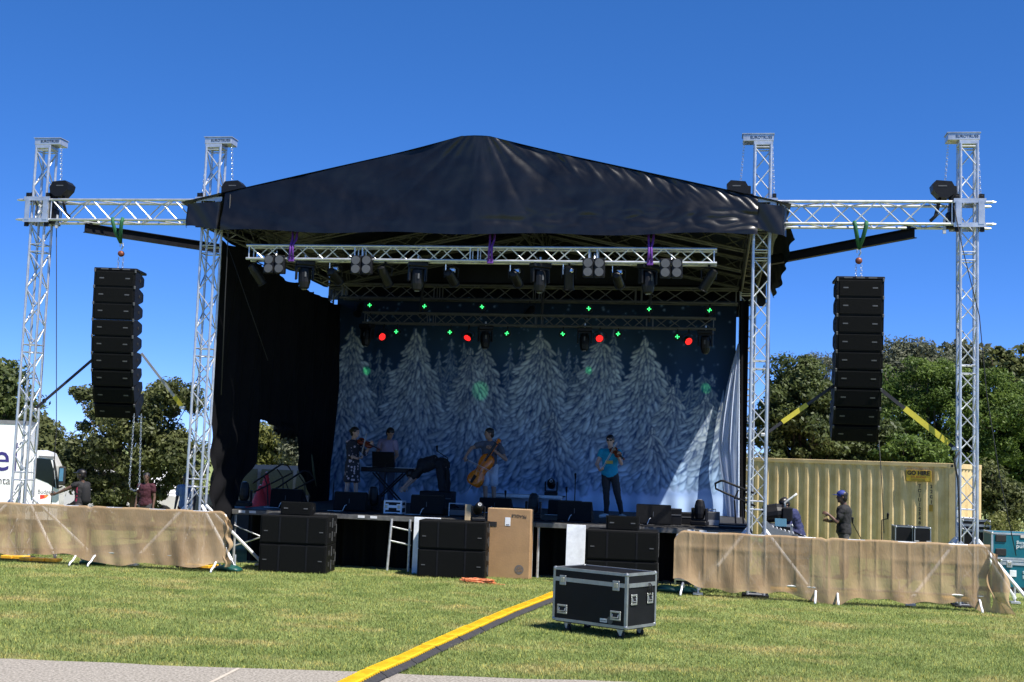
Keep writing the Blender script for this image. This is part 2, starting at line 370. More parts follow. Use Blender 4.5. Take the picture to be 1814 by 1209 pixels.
pl = truss('side_truss', 'silver horizontal truss carrying the loudspeaker array by the truck', 'truss', (TX['ol']+.23, 0, 6.515), (TX['il']-.23, 0, 6.515), 0.38, (0, 0, 1), 0.42, (), 0.025, 0.0125, group='trusses between the towers')
pr_ = truss('side_truss', 'silver horizontal truss carrying the loudspeaker array before the container', 'truss', (TX['ir']+.23, 0, 6.515), (TX['or']-.23, 0, 6.515), 0.38, (0, 0, 1), 0.42, (), 0.025, 0.0125, group='trusses between the towers')
for t, X, s in ((TOWER['or'], 0.24, 1), (TOWER['ol'], -0.24, -1)):
    for z in (6.70, 6.325):
        for yy in (-.19, .19): MB().tube((X, yy, z), (X+s*0.12, yy, z), 0.025).tube((X+s*.12, yy, z), (X+s*.18, yy, z), 0.025, 0.012).build('chord_end', ALU, t)
# black steel I-beams that slope away to the roof
def ibeam(a, b, label):
    a, b = Vector(a), Vector(b); d = b-a; Ln = d.length
    o = thing('steel_beam', a, label, 'beam', 'black steel I-beams'); o.rotation_euler = (0, 0, math.atan2(d.y, d.x))
    MB().box((Ln/2, 0, 0), (Ln, 0.012, 0.15)).build('web', BLKMET, o)
    for s in (-1, 1): MB().box((Ln/2, 0, s*0.08), (Ln, 0.11, 0.014)).build('flange', BLKMET, o)
    MB().box((0.18, 0, 0.12), (0.18, 0.08, 0.07)).box((0.1, 0, .10), (.03, .1, .08)).build('beam_clamp', BLKPL, o)
ibeam(py(150, 404, .1), (-5.25, 3.0, 6.22), 'black steel I-beam sloping from side truss to drape end of roof')
ibeam(py(1620, 413, .1), (5.25, 3.2, 6.22), 'black steel I-beam sloping from side truss to open end of roof')
# ------------------------------------------------------------------ stage roof: black canopy over a gabled truss frame
CANO = mat('black_pvc', (0.0035, 0.004, 0.006), 0.32, 0, 0.35, 2.0, 0.12, 7, spec=0.42)
EX, RZ, EZ, VZ = 5.42, 7.79, 6.66, 6.10       # eave x, ridge z, eave z, valance bottom
from mathutils import noise as mnoise
def nz3(x, y, z): return mnoise.noise(Vector((x, y, z)))
def wob(x, z, k=1.0): return k*(0.045*nz3(x*.8, z*.9, 1.3)+0.020*nz3(x*2.3, z*2.0, 7.1)+0.006*nz3(x*7, z*6, 3.3))
def roof_top(x):
    ax = abs(x)
    if ax < 0.24: return RZ
    t = (ax-0.24)/(EX-0.24); return RZ-(RZ-EZ+0.02)*t-0.02*math.sin(t*math.pi) + (0.10*max(0, t-0.86)/0.14)*0
roof = thing('stage_roof_canopy', (0, 0, 6), 'black fabric gable canopy over the stage with deep front valance', 'canopy')
NF = 120
def front(u, v):
    x = -EX+0.78+(2*EX-1.28)*u; zt = roof_top(x); zb = VZ-0.05*math.sin(u*math.pi)*0.9+0.02*math.sin(u*23)
    z = zb+(zt-zb)*v; tens = abs(u-.5)*2
    # diagonal tension folds from the eave corners, small crumples below the slope seam
    f = wob(x, z, 1.0)+0.05*nz3((x*.55+(z-6)*(1.9 if x < 0 else -1.9))*1.7, x*.25, 5.0)*tens
    if x > 0.4: f += 0.05*(0.5-abs(nz3(x*6+z*5, z*2.5, 9.0)))*math.exp(-((zt-z)/0.24)**2)*smooth01(.4, 2.0, x)+0.09*(0.5-abs(nz3(x*2.2-z*3.5, z*5+x, 2.0)))*math.exp(-((z-6.34)/0.2)**2)*tens
    f += 0.035*math.exp(-((z-6.28-.03*nz3(x, 0, 0))/0.06)**2)*nz3(x*.9, 4, 4)
    th = math.atan2(x-.1, RZ+.25-z); rr = math.hypot(x-.1, RZ-z)
    f += 0.055*(0.35-abs(nz3(th*3.6, rr*.25, 6.0)))*math.exp(-rr*.4)-0.22*max(0, 1-abs(x)/1.7)**1.6*(.35+.65*v)
    return Vector((x, -0.36+f-0.10*(1-v), z-6))
MB().sheet(front, NF*3, 60).build('front_skin', CANO, roof, smooth=True)
for s in (-1, 1):
    def slope(u, v, s=s):
        x = s*(0.0+(EX+.06)*u); y = -0.36-0.22*max(0, 1-abs(x)/1.7)**1.6*(1-v)**8+9.0*v
        return Vector((x, y+0.0, roof_top(x)-6+0.03*math.sin(v*25+u*3)-0.05*math.sin(u*math.pi)*abs(math.sin(v*math.pi*3))))
    MB().sheet(slope, 40, 60).build('roof_skin', CANO, roof, smooth=True)
    def sidev(u, v, s=s):
        y = 0.35+8.2*u; zb = (6.10 if s > 0 else 6.30)+0.04*math.sin(u*19)+0.08*math.sin(u*7+1)*(s > 0); z = zb+(EZ-zb)*v
        return Vector((s*(EX-0.04+0.03*math.sin(u*40+z*4)*(1-v)+(0.20*(1-v) if s > 0 else 0.03)), y, z-6))
    MB().sheet(sidev, 60, 8).build('side_valance', CANO, roof, smooth=True)
    # corner wrap round the sleeve blocks
    def wrap(u, v, s=s):
        a = (u-0.5)*2; x = s*5.05+a*0.36; y = -0.36-0.02*math.sin(u*9+v*4)+0.55*max(0, abs(a)-0.85)/0.15*0.3
        z = 6.16+(6.62-6.16)*v+0.05*math.sin(u*4+1)*(1-v)-0.03*a*s
        return Vector((x, y, z-6))
    MB().sheet(wrap, 24, 12).build('corner_wrap', CANO, roof, smooth=True)
def back(u, v):
    x = -EX+2*EX*u; zt = roof_top(x); return Vector((x, 8.60+wob(x, v), 0.0+(zt+.06-6)*v))
MB().sheet(back, 60, 8).build('rear_skin', CANO, roof, smooth=True)
RG = 'trusses of the stage roof frame'
for s, w_ in ((-1, 'drape'), (1, 'open')):
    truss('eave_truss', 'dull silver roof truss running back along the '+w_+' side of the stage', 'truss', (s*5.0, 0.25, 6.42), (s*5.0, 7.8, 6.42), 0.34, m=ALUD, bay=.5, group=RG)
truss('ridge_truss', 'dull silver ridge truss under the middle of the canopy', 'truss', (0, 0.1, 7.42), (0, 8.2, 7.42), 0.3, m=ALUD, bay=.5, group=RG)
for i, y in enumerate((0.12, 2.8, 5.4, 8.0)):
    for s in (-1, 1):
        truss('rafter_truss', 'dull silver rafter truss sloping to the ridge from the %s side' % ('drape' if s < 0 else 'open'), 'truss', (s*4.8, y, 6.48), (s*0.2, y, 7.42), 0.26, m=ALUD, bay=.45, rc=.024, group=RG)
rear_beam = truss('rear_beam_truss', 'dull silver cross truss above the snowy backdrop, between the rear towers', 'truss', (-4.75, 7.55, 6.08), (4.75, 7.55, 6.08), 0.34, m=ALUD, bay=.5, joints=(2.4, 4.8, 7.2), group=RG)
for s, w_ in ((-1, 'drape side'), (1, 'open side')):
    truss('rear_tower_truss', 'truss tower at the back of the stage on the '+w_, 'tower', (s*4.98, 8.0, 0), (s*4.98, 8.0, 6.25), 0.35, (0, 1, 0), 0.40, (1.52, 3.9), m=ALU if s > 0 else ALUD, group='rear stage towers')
# front lighting truss on purple slings
FT = Vector((0, -0.22, 5.72)); a_, b_ = py(438, 447, -.3), py(1270, 459, -.3)
ft = truss('front_lighting_truss', 'bright silver lighting truss hung low across the stage front', 'truss', (a_.x, -0.22, 5.72), (b_.x, -0.22, 5.72), 0.24, bay=0.30, joints=(2.1, 4.2, 6.3), rc=0.025, rb=0.012)
PURP = mat('purple_webbing', (0.10, 0.02, 0.22), 0.7)
for i, x in enumerate((522, 872, 1153)):
    q = py(x, 430, -.22); o = thing('purple_sling', (q.x, -0.22, 5.55), 'purple lifting sling round the front lighting truss'+(' near its drape end', ' under the canopy ridge', ' near its open end')[i], 'sling', 'purple slings')
    for s in (-1, 1): MB().path([(s*.05, 0, .62), (s*.035, -.02, .42), (s*.02, -.15, .30), (s*.03, -.155, .05)], .022, 6).build('strap', PURP, o, smooth=True)
    MB().box((0, -.15, .04), (.11, .03, .09), ch=.01).build('strap_knot', PURP, o)
# rear lighting truss
BT_Y = 6.3; a2, b2 = py(645, 563, BT_Y), py(1268, 575, BT_Y)
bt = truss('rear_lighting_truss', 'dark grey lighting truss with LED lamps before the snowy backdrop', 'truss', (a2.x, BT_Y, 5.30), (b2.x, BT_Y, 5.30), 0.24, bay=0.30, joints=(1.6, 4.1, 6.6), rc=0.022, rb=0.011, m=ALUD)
for i, x in enumerate((745, 960, 1150)):
    q = py(x, 540, BT_Y); bar_o = MB().path([(0, 0, -.1), (.02, 0, .4), (0.0, .3, 1.0)], .035, 6).build('rigging_drop', RUB, loc=(q.x, BT_Y, 5.42))
    tag(bar_o, 'black cable drop to the rear lighting truss'+(' near its drape end', ' at its middle', ' near its open end')[i], 'cable', 'black cable drops')
# ---- fixtures
LENS = mat('lamp_glass', (0.35, 0.36, 0.37), 0.12, 0.3, 0.2, 60)
CHR = mat('chrome_trim', (0.65, 0.66, 0.7), 0.2, 0.9)
def aim(v): return Vector(v).to_track_quat('Z', 'Y').to_matrix().to_4x4()
def blinder(i, x, yv):
    q = py(x, yv, -.38); o = thing('blinder_light', (q.x, -0.40, q.z), 'square blinder with four round lamps on the front lighting truss', 'stage light', 'four-lamp blinders')
    for s in (-1, 1):
        h_ = MB().box((s*.098, 0.03, 0), (.185, .13, .33), ch=.012).build('housing', BLKPL, o)
        for t in (-1, 1):
            l = MB().lathe([(0.001, 0), (.05, .006), (.062, -.002), (.062, -.03)], 18, Matrix.Translation((s*.098, -.04, t*.078)) @ Matrix.Rotation(R(90), 4, 'X')).build('lamp', LENS, h_, smooth=True)
            MB().lathe([(.060, -.02), (.076, -.02), (.076, .012), (.060, .012)], 18, Matrix.Translation((s*.098, -.042, t*.078)) @ Matrix.Rotation(R(90), 4, 'X')).build('lamp_rim', GREYMK, h_)
    MB().tube((0, .05, .15), (0, .1, .26), .015).build('clamp', ALU, o)
for i, (x, y) in enumerate(((487, 469), (641, 470), (1052, 475), (1189, 476))): blinder(i, x, y)
def par(name, label, p, d, grp, chrome=False, L=.34):
    o = thing(name, p, label, 'stage light', grp); M = Matrix.Translation((0, 0, -.26)) @ aim(d)
    MB().lathe([(.02, -L*.55), (.07, -L*.5), (.085, -L*.2), (.085, L*.5), (.10, L*.52), (.10, L*.56), (.08, L*.56)], 14, M).build('can', BLKPL, o, smooth=False)
    MB().lathe([(.001, L*.40), (.078, L*.42), (.078, L*.43), (.001, L*.43)], 14, M).build('lens', LENS, o)
    MB().path([(-.12, 0, -.26), (-.13, 0, -.1), (0, 0, -.04), (.13, 0, -.1), (.12, 0, -.26)], .012, 6).tube((0, 0, -.05), (0, 0, .06), .02).build('yoke', BLKPL, o)
    if chrome: MB().box((0.03, -.05, -.14), (.12, .1, .08), ch=.02).tube((-.1, 0, -.2), (-.1, -.02, -.02), .01).build('lamp_base', CHR, o)
    return o
def mhead(name, label, p, grp, tilt=0.0, pan=0.0, hang=True, s=1.0):
    o = thing(name, p, label, 'moving light', grp, pan); k = -s if hang else s
    def V(x, y, z): return (x*s, y*s, z*k)
    MB().box(V(0, 0, .05), (.34*s, .22*s, .09*s), ch=.015).build('base', BLKPL, o)
    yk = MB()
    for a in (-1, 1): yk.box(V(a*.15, 0, .23), (.035*s, .12*s, .26*s), ch=.01)
    yk.box(V(0, 0, .115), (.30*s, .12*s, .03*s)).build('yoke', BLKPL, o)
    M = Matrix.Translation(V(0, 0, .30)) @ Matrix.Rotation(tilt, 4, 'X')
    if not hang: M = M @ Matrix.Rotation(R(180), 4, 'X')
    hd = MB().lathe([(q*s, z*s) for q, z in ((.05, -.23), (.085, -.2), (.11, -.1), (.115, .05), (.10, .14), (.075, .17))], 12, M).build('head', BLKPL, o)
    MB().lathe([(.001, -.226*s), (.045*s, -.234*s), (.05*s, -.22*s)], 12, M).build('lens', LENS, hd)
    bd = MB().box((M @ Vector((0, -.118*s, .03*s)))[:], (.03*s, .01, .09*s)).build('badge', GREYMK, hd)
    if hang: MB().tube((0, 0, 0), (0, 0, .1), .02).build('clamp', ALU, o)
    return o
ftz = 5.60
for i, (x, kind) in enumerate(((455, 't-'), (540, 'm'), (590, 'c'), (682, 't+'), (740, 'm'), (797, 'c'), (912, 'c'), (957, 'm'), (1008, 'v'), (1094, 'c'), (1148, 'm'), (1256, 't-r'))):
    q = py(x, 470, -.2); pos = (q.x, -0.18+(.12 if kind == 'c' else 0), ftz)
    if kind == 'm': mhead('moving_head_light', 'black moving head light hanging from the front lighting truss', pos, 'moving heads on the front truss', R(random.uniform(-6, 6)), R(random.uniform(20, 60)))
    else:
        d = {'t-': (.5, .5, -.9), 't+': (.25, .8, -.9), 'c': (.1, .95, -.35), 'v': (0, .25, -1), 't-r': (-.55, .3, -.9)}[kind]
        par('par_can_light', 'black par can %s hanging from the front lighting truss' % {'c': 'with chrome back', 'v': 'pointing straight down', 't-': 'tilted at the drape end,', 't+': 'tilted beside a blinder,', 't-r': 'tilted at the open end,'}[kind], pos, d, 'par cans on the front truss', kind in 'cv', .38)
# dim row of lamps on the rear cross truss
for i, x in enumerate((585, 640, 940, 1258)):
    q = py(x, 520, 7.6); par('par_can_light', 'dark par can under the rear cross truss', (q.x, 7.5, 5.90), (random.uniform(-.4, .4), -.7, -.7), 'par cans on the rear cross truss')
GRN = mat('green_led', (0.02, 0.4, 0.1), .4, emit=(0.05, 1.0, 0.22), estr=1.4)
RED = mat('red_led', (0.4, 0.02, 0.02), .4, emit=(1.0, 0.02, 0.02), estr=1.5)
dot = MB().lathe([(.001, .004), (.011, .003), (.012, 0)], 8).mesh('led', GRN)
gl = MB().lathe([(.05, 0.12), (.085, .10), (.095, .02), (.095, -.005), (.085, -.005), (.082, .01), (.001, .01)], 16).mesh('can', BLKPL)
greens = [(655, 541, 1), (752, 543, 1), (854, 544, 1), (1043, 547, 1), (1150, 548, 1), (1257, 550, 1), (702, 588, 0), (797, 589, 0), (898, 591, 0), (997, 592, 0), (1095, 592, 0), (1200, 597, 0)]
for i, (x, y, up_) in enumerate(greens):
    q = py(x, y, BT_Y-.15); o = thing('green_led_light', q, 'small lamp with a cross of green LEDs %s the rear lighting truss' % ('above' if up_ else 'below'), 'stage light', 'green LED lamps on the rear truss')
    c = put('can', gl, o); c.rotation_euler = (R(-90), 0, 0)
    c.matrix_basis = Matrix.Rotation(R(90), 4, 'X').inverted()
    tw = random.uniform(-.25, .25)
    for a, b in ((0, 0), (0, .017), (0, -.017), (0, .034), (0, -.034), (-.034, 0), (.034, 0)):
        l = put('led', dot, o, (a+tw*b, -.012, b)); l.rotation_euler = (R(90), 0, 0)
    s = -1 if up_ else 1
    MB().tube((0, .03, s*.08), (0, .12, s*.2), .012).build('bracket', BLKPL, o)
rl = None
for i, (x, y, dx, dz) in enumerate(((677, 597, .95, -.45), (828, 599, -.35, -1.0), (1062, 600, .3, -.5), (1220, 605, .6, -.6))):
    q = py(x, y, BT_Y-.2); o = thing('red_led_light', q, 'round lamp glowing red under the rear lighting truss', 'stage light', 'red LED lamps on the rear truss')
    M = aim((dx, -1, dz))
    MB().lathe([(.05, -.14), (.08, -.10), (.098, -.01), (.098, .012), (.088, .012), (.088, .002), (.001, .002)], 18, M).build('can', BLKPL, o)
    rr = MB()
    for r_, n_ in ((0, 1), (.027, 6), (.050, 11), (.072, 16)):
        for k in range(n_):
            t = 2*math.pi*k/n_; rr.lathe([(.001, .010), (.0085, .008), (.0105, .003)], 6, M @ Matrix.Translation((r_*math.cos(t), r_*math.sin(t), 0)))
    le = rr.build('led_array', RED, o); le['kind'] = 'stuff'
    MB().path([(-.14, .05, 0), (-.15, .06, .12), (0, .08, .2), (.15, .06, .12), (.14, .05, 0)], .012, 6).tube((0, .08, .19), (0, .15, .3), .018).build('yoke', BLKPL, o)
for i, x in enumerate((650, 860, 1036, 1250)):
    q = py(x, 590, BT_Y); mhead('moving_head_light', 'black moving head light under the rear lighting truss', (q.x, BT_Y, 5.16), 'moving heads on the rear truss', R(random.uniform(-15, 15)), R(random.uniform(-30, 30)))
# green beams from the LED lamps that reach the backdrop
for i, (x, y) in enumerate(((648, 655), (1043, 656), (1250, 686), (850, 690))):
    q = py(x, y, 7.75); l = bpy.data.lights.new('green_beam', 'SPOT'); l.energy = (170, 150, 160, 60)[i]; l.color = (0.05, 1, 0.25); l.spot_size = R((3.2, 3.0, 4.0, 7)[i]); l.spot_blend = .5; l.shadow_soft_size = .02
    lo = bpy.data.objects.new('green_beam', l); col.objects.link(lo); src = Vector((q.x-.4, 4.6, 5.55)); lo.location = src; lo.rotation_euler = (src-q).to_track_quat('Z', 'Y').to_euler()
# ------------------------------------------------------------------ drapes
def hole_z(Y):      # bottom of the side drape along the depth of the stage: an opening where it is tied up
    pts = [(0.2, 0.3), (1.2, 0.35), (1.45, 1.0), (2.15, 1.7), (2.65, 2.2), (2.8, 2.78), (3.8, 2.60), (4.45, 2.42), (5.15, 2.78), (5.2, 2.2), (5.4, 1.8), (5.85, 1.3), (6.4, 0.9), (6.7, 0.4), (8.2, 0.3)]
    for (a, za), (b, zb) in zip(pts[:-1], pts[1:]):
        if Y <= b: return za+(zb-za)*(Y-a)/(b-a)
    return 0.3
def sdrape(u, v):
    Y = 0.2+7.75*u; zt = 5.90-0.02*math.sin(u*30)+0.16*(1-u)**3-0.10*u-.06*abs(math.sin(u*22)); zb = hole_z(Y); z = zb+(zt-zb)*v
    gather = math.exp(-((Y-4.0)/1.3)**2)
    x = -4.86+0.05*math.sin(Y*5.5+z*.6)+0.03*math.sin(Y*13-z*1.5)+0.05*math.sin(z*9-Y*6)*smooth01(3.4, 1.2, z)*smooth01(2.6, .6, Y)
    x += gather*0.12*math.sin((Y-4.0)*11)*smooth01(4.6, 2.4, z)
    yy = Y+(4.0-Y)*0.10*gather*smooth01(4.5, 2.5, z)
    return Vector((x, yy, z))
o = MB().sheet(sdrape, 220, 70).build('side_drape', DRAPE, smooth=True); tag(o, 'black side drape of the stage, tied up over a ragged opening', 'drape')
knot = MB()
for k in range(9):
    a = k*.7; knot.path([(-4.80, 3.5+k*.17, 2.75), (-4.74+.05*math.sin(a), 3.55+k*.16, 2.62), (-4.78, 3.6+k*.15, 2.48-.10*math.sin(a*1.7)**2)], [.03, .06, .02], 6)
k_ = knot.build('drape_bunch', DRAPE, smooth=True); k_.parent = o
tl = MB().path([(-4.5, 5.05, 2.1), (-4.52, 5.3, 1.75), (-4.55, 5.65, 1.4)], [.012, .03, .012], 6).build('tie_band', mat('olive_band', (.05, .06, .03), .8), o, smooth=True)
# narrow black border on the open side of the backdrop
def bdr(u, v): return Vector((4.78+.22*u, 7.62+.05*math.sin(u*9+v*3), 0.95+5.05*v))
o = MB().sheet(bdr, 12, 30).build('border_drape', DRAPE, smooth=True); tag(o, 'narrow black border drape beside the rear tower on the open side', 'drape')
def topb(u, v): return Vector((-4.9+9.75*u, 8.35+.03*math.sin(u*70), 5.70+.75*v))
o = MB().sheet(topb, 160, 4).build('header_drape', DRAPE, smooth=True); tag(o, 'black header strip above the snowy backdrop', 'drape')

# ------------------------------------------------------------------ printed backdrop: snowy firs (paint held in the cloth's colour attribute)
BX0, BX1, BZ0, BZ1, BY = -4.92, 4.72, 1.0, 6.02, 7.80
def backdrop():
    NX, NZ = 620, 330; img = np.zeros((NZ+1, NX+1, 3), np.float32)
    zz = np.linspace(0, 1, NZ+1)[:, None]; xx = np.linspace(0, 1, NX+1)[None, :]
    def lerp(a, b, t): return np.array(a)[None, None, :]*(1-t[..., None])+np.array(b)[None, None, :]*t[..., None]
    t = np.clip((zz-0.2)/0.75, 0, 1)*np.ones_like(xx)
    img[:] = lerp((0.03, 0.10, 0.26), (0.005, 0.014, 0.03), t**0.6)
    haze = np.exp(-((zz-0.78)/0.12)**2)*np.exp(-((xx-0.5)/0.3)**2); img += haze[..., None]*np.array((0.02, 0.04, 0.05))
    def toij(P): return (P.x-BX0)/(BX1-BX0)*NX, (P.z-BZ0)/(BZ1-BZ0)*NZ
    def stroke(cx, cz, L, Wd, ang, c, dark, a=1.0):
        r = int(max(L, Wd)*1.35)+2; i0, i1, j0_, j1_ = int(cx)-r, int(cx)+r+1, int(cz)-r, int(cz)+r+1
        i0, j0_ = max(i0, 0), max(j0_, 0); i1, j1_ = min(i1, NX+1), min(j1_, NZ+1)
        if i1 <= i0 or j1_ <= j0_: return
        X, Z = np.meshgrid(np.arange(i0, i1)-cx, np.arange(j0_, j1_)-cz); ca, sa = math.cos(ang), math.sin(ang)
        U = X*ca+Z*sa; V = -X*sa+Z*ca
        V = V+0.16*(U/L)**2*L                      # drooping arc
        Wu = Wd*np.clip(0.95+0.40*(U/L), 0.15, 1.6)   # rounded, snow-heavy tip
        def mask(e): d = (U/(L+e))**2+(V/(Wu+e))**2; return np.clip((1.15-d)*3, 0, 1)
        sub = img[j0_:j1_, i0:i1]; m0 = mask(1.3)[..., None]*a; sub += (np.array(dark)-sub)*m0*0.62
        lit = np.clip(0.78+0.34*V/np.maximum(Wu, .5), 0.35, 1.12)[..., None]; m1 = mask(-0.2)[..., None]*a
        sub += (np.array(c)*lit-sub)*m1
    def fir(ax, ay, by, hw, seed, back=False):
        r = random.Random(seed); i0, jt = toij(py(ax, ay, BY)); ib, jb = toij(py(ax, by-13, BY)); H = jt-jb; hwp = hw*1.18/73.5/(BX1-BX0)*NX
        topc, lowc = (np.array((0.78, 0.86, 0.82)), np.array((0.46, 0.68, 0.94))) if not back else (np.array((0.40, 0.50, 0.52)), np.array((0.20, 0.36, 0.60))); dark = (0.010, 0.045, 0.15)
        base = topc
        rows = max(6, int(H/9.0)); wid = [hwp*(1-k/rows)**0.72*(0.82+0.36*r.random())+1.3 for k in range(rows+1)]
        for k in range(rows+1):                     # from the lowest boughs up: heavy rounded masses of snow, then thin dark strokes between them
            f = k/rows; zc = jb+H*f; half = wid[k]; nb = max(1, int(round(half*2/(11-4.5*f)))); cc = lowc*(1-f)+topc*f
            order = list(range(nb)); r.shuffle(order)
            for q in order:
                o_ = ((q+.5)/nb*2-1)+r.uniform(-.12, .12); bx_ = i0+o_*half*.92; bz_ = zc+r.uniform(-3, 3)-abs(o_)*4; big = (.7 if back else 1)*(.5+.8*(1-f))*r.uniform(.85, 1.3); tone = .86+r.uniform(-.16, .16)
                for e in r.sample(range(-1, 2), 3):
                    ang = -math.pi/2+o_*0.85+e*.30+r.uniform(-.15, .15); Ls = 15.5*big*r.uniform(.7, 1.25); Wd = 3.3*big*r.uniform(.75, 1.15)
                    stroke(bx_+e*3.2*big+math.cos(ang)*Ls*.35, bz_-abs(e)*1.0*big+math.sin(ang)*Ls*.35, Ls, Wd, ang, cc*(tone+r.uniform(-.07, .07)), dark, .92)
                for e in range(3 if not back else 1):
                    ang = -math.pi/2+o_*0.95+r.uniform(-.3, .3); stroke(bx_+r.uniform(-5, 5)*big, bz_-r.uniform(3, 11)*big, r.uniform(5, 10)*big, .6*big, ang, np.array(dark)*1.5, dark, .6)
        for k in range(3): stroke(i0+r.uniform(-.6, .6), jt-2+k*2.2, 5-k, 1.7-.4*k, -math.pi/2, base*1.05, dark)
    for i, (x, y, hw) in enumerate(((655, 632, 26), (688, 640, 24), (672, 625, 18), (800, 606, 30), (778, 628, 22), (822, 612, 24), (905, 622, 24), (925, 612, 20), (990, 622, 20), (1008, 628, 20), (1022, 636, 18), (1180, 655, 26), (1200, 668, 22), (1225, 668, 24), (1245, 655, 26), (1262, 668, 22), (596, 660, 26), (1088, 590, 24), (752, 588, 20), (706, 650, 20))): fir(x, y, 845, hw, 100+i, True)
    # snow field
    jg = 0.27-0.03*np.sin(xx*9+1)*np.ones_like(zz)+0.02*np.sin(xx*31); sn = np.clip((jg-0.035-zz)*30, 0, 1)[..., None]
    sc_ = lerp((0.46, 0.64, 0.90), (0.60, 0.75, 0.94), np.clip(zz/0.25, 0, 1)*np.ones_like(xx)); img[:] = img*(1-sn)+sc_*sn
    band = np.exp(-((zz-0.125-0.03*np.sin(xx*6))/0.022)**2)[..., None]; img[:] = img*(1-0.45*band*sn)+np.array((0.10, 0.22, 0.5))*0.45*band*sn
    for i, (x, y, by, hw) in enumerate(((624, 584, 846, 44), (737, 588, 848, 62), (857, 606, 846, 52), (833, 622, 846, 40), (957, 590, 846, 62), (1066, 596, 846, 66), (1143, 604, 838, 56), (1192, 690, 838, 42), (1250, 700, 838, 40), (604, 690, 850, 26), (980, 735, 844, 22), (1155, 762, 840, 24), (1280, 720, 838, 30))): fir(x, y, by, hw, i)
    for k in range(520):
        ci, cj = random.uniform(0, NX), random.uniform(NZ*.22, NZ); r_ = random.choice((.8, .8, 1.1, 1.5)); b_ = random.uniform(.25, .6)
        stroke(ci, cj, r_, r_, 0, (.5*b_*1.3, .65*b_*1.3, .85*b_*1.3), (.03, .08, .16), .8)
    pd = np.pad(img, ((1, 1), (1, 1), (0, 0)), 'edge'); bl = sum(pd[a:a+NZ+1, b:b+NX+1] for a in range(3) for b in range(3))/9; img[:] = np.clip(.35*img+.65*bl, 0, 0.9)
    U, V = np.meshgrid(np.linspace(0, 1, NX+1), np.linspace(0, 1, NZ+1)); X = BX0+(BX1-BX0)*U; Z = BZ0+(BZ1-BZ0)*V
    Y = BY+0.012*np.sin(X*9)+0.02*np.sin(X*3.1+1)+0.025*np.sin(X*14+.4*np.sin(Z))*np.clip(1.9-Z, 0, 1)+0.01*np.sin(Z*5+X)
    me = bpy.data.meshes.new('backdrop'); co = np.stack([X, Y, Z], -1).reshape(-1, 3).astype(np.float32); me.vertices.add(len(co)); me.vertices.foreach_set('co', co.ravel())
    a = (np.arange(NZ)[:, None]*(NX+1)+np.arange(NX)[None, :]).ravel(); F = np.stack([a, a+1, a+NX+2, a+NX+1], 1).astype(np.int32)
    me.loops.add(F.size); me.loops.foreach_set('vertex_index', F.ravel()); me.polygons.add(len(F)); me.polygons.foreach_set('loop_start', np.arange(0, F.size, 4, dtype=np.int32)); me.update()
    me.polygons.foreach_set('use_smooth', np.ones(len(F), bool))
    ca = me.color_attributes.new('print', 'FLOAT_COLOR', 'POINT'); ca.data.foreach_set('color', np.concatenate([img.reshape(-1, 3), np.ones((len(co), 1), np.float32)], 1).astype(np.float32).ravel())
    m = bpy.data.materials.new('printed_cloth'); m.use_nodes = True; t_ = m.node_tree; at = t_.nodes.new('ShaderNodeAttribute'); at.attribute_name = 'print'
    b = t_.nodes['Principled BSDF']; t_.links.new(at.outputs['Color'], b.inputs['Base Color']); b.inputs['Roughness'].default_value = .8; b.inputs['Specular IOR Level'].default_value = .2
    n_ = t_.nodes.new('ShaderNodeTexNoise'); n_.inputs['Scale'].default_value = 3; bp_ = t_.nodes.new('ShaderNodeBump'); bp_.inputs['Strength'].default_value = .15; t_.links.new(n_.outputs[0], bp_.inputs['Height']); t_.links.new(bp_.outputs[0], b.inputs['Normal'])
    me.materials.append(m); o = put('backdrop', me); tag(o, 'printed backdrop of snow-covered fir trees on a winter night', 'backdrop')
backdrop()
# loose white edge of the backdrop, blown forward on the open side
def flap(u, v):
    zt, zb = 5.0, 1.02; z = zb+(zt-zb)*v; q = 1-v
    x0 = 4.76-0.40*math.sin(min(1, q*1.25)*math.pi*.62)*(1-.55*max(0, q-.62)/.38) ; x1 = 4.80+.06*q
    x = x0+(x1-x0)*u; y = 7.62-0.42*u*min(1, q*1.6)+0.07*math.sin(u*17+q*3)*min(1, q*2)+.03*math.sin(u*31)
    return Vector((x, y, z))
FL = mat('white_cloth', (0.62, 0.70, 0.85), 0.8, 0, .08, 2, trans=.25)
o = MB().sheet(flap, 50, 60).build('backdrop_flap', FL, smooth=True); tag(o, 'loose pale edge of the backdrop billowing by the rear tower', 'cloth')

# ------------------------------------------------------------------ stage deck
DZ = 1.03; DX0, DX1, DY0, DY1 = -4.75, 4.95, 1.15, 8.1
PLY = mat('black_deck_ply', (0.022, 0.021, 0.020), 0.6, 0, .4, 5); EDGE = mat('deck_edge', (0.13, 0.125, 0.115), .5, .3, .3, 9)
deck = thing('stage_deck', (0, 0, 0), 'black stage deck on metal legs under the canopy', 'stage')
nxp, nyp = 5, 7; wx, wy = (DX1-DX0)/nxp, (DY1-DY0)/nyp
pm = MB().box((0, 0, 0), (wx-.006, wy-.006, .04), ch=.003).mesh('deck_panel', PLY)
for i in range(nxp):
    for j in range(nyp): put('deck_panel', pm, deck, (DX0+(i+.5)*wx, DY0+(j+.5)*wy, DZ-.02))
for i in range(nxp):
    MB().box((DX0+(i+.5)*wx, DY0-.012, DZ-.055), (wx-.01, .022, .085), ch=.004).build('edge_rail', EDGE, deck)
    for yy in (DY0+.05, DY0+1.5, 4.6, 7.9):
        for e in (.06, wx-.06): bar('leg', (DX0+i*wx+e, yy, .02), (DX0+i*wx+e, yy, DZ-.05), .024, STEEL, deck)
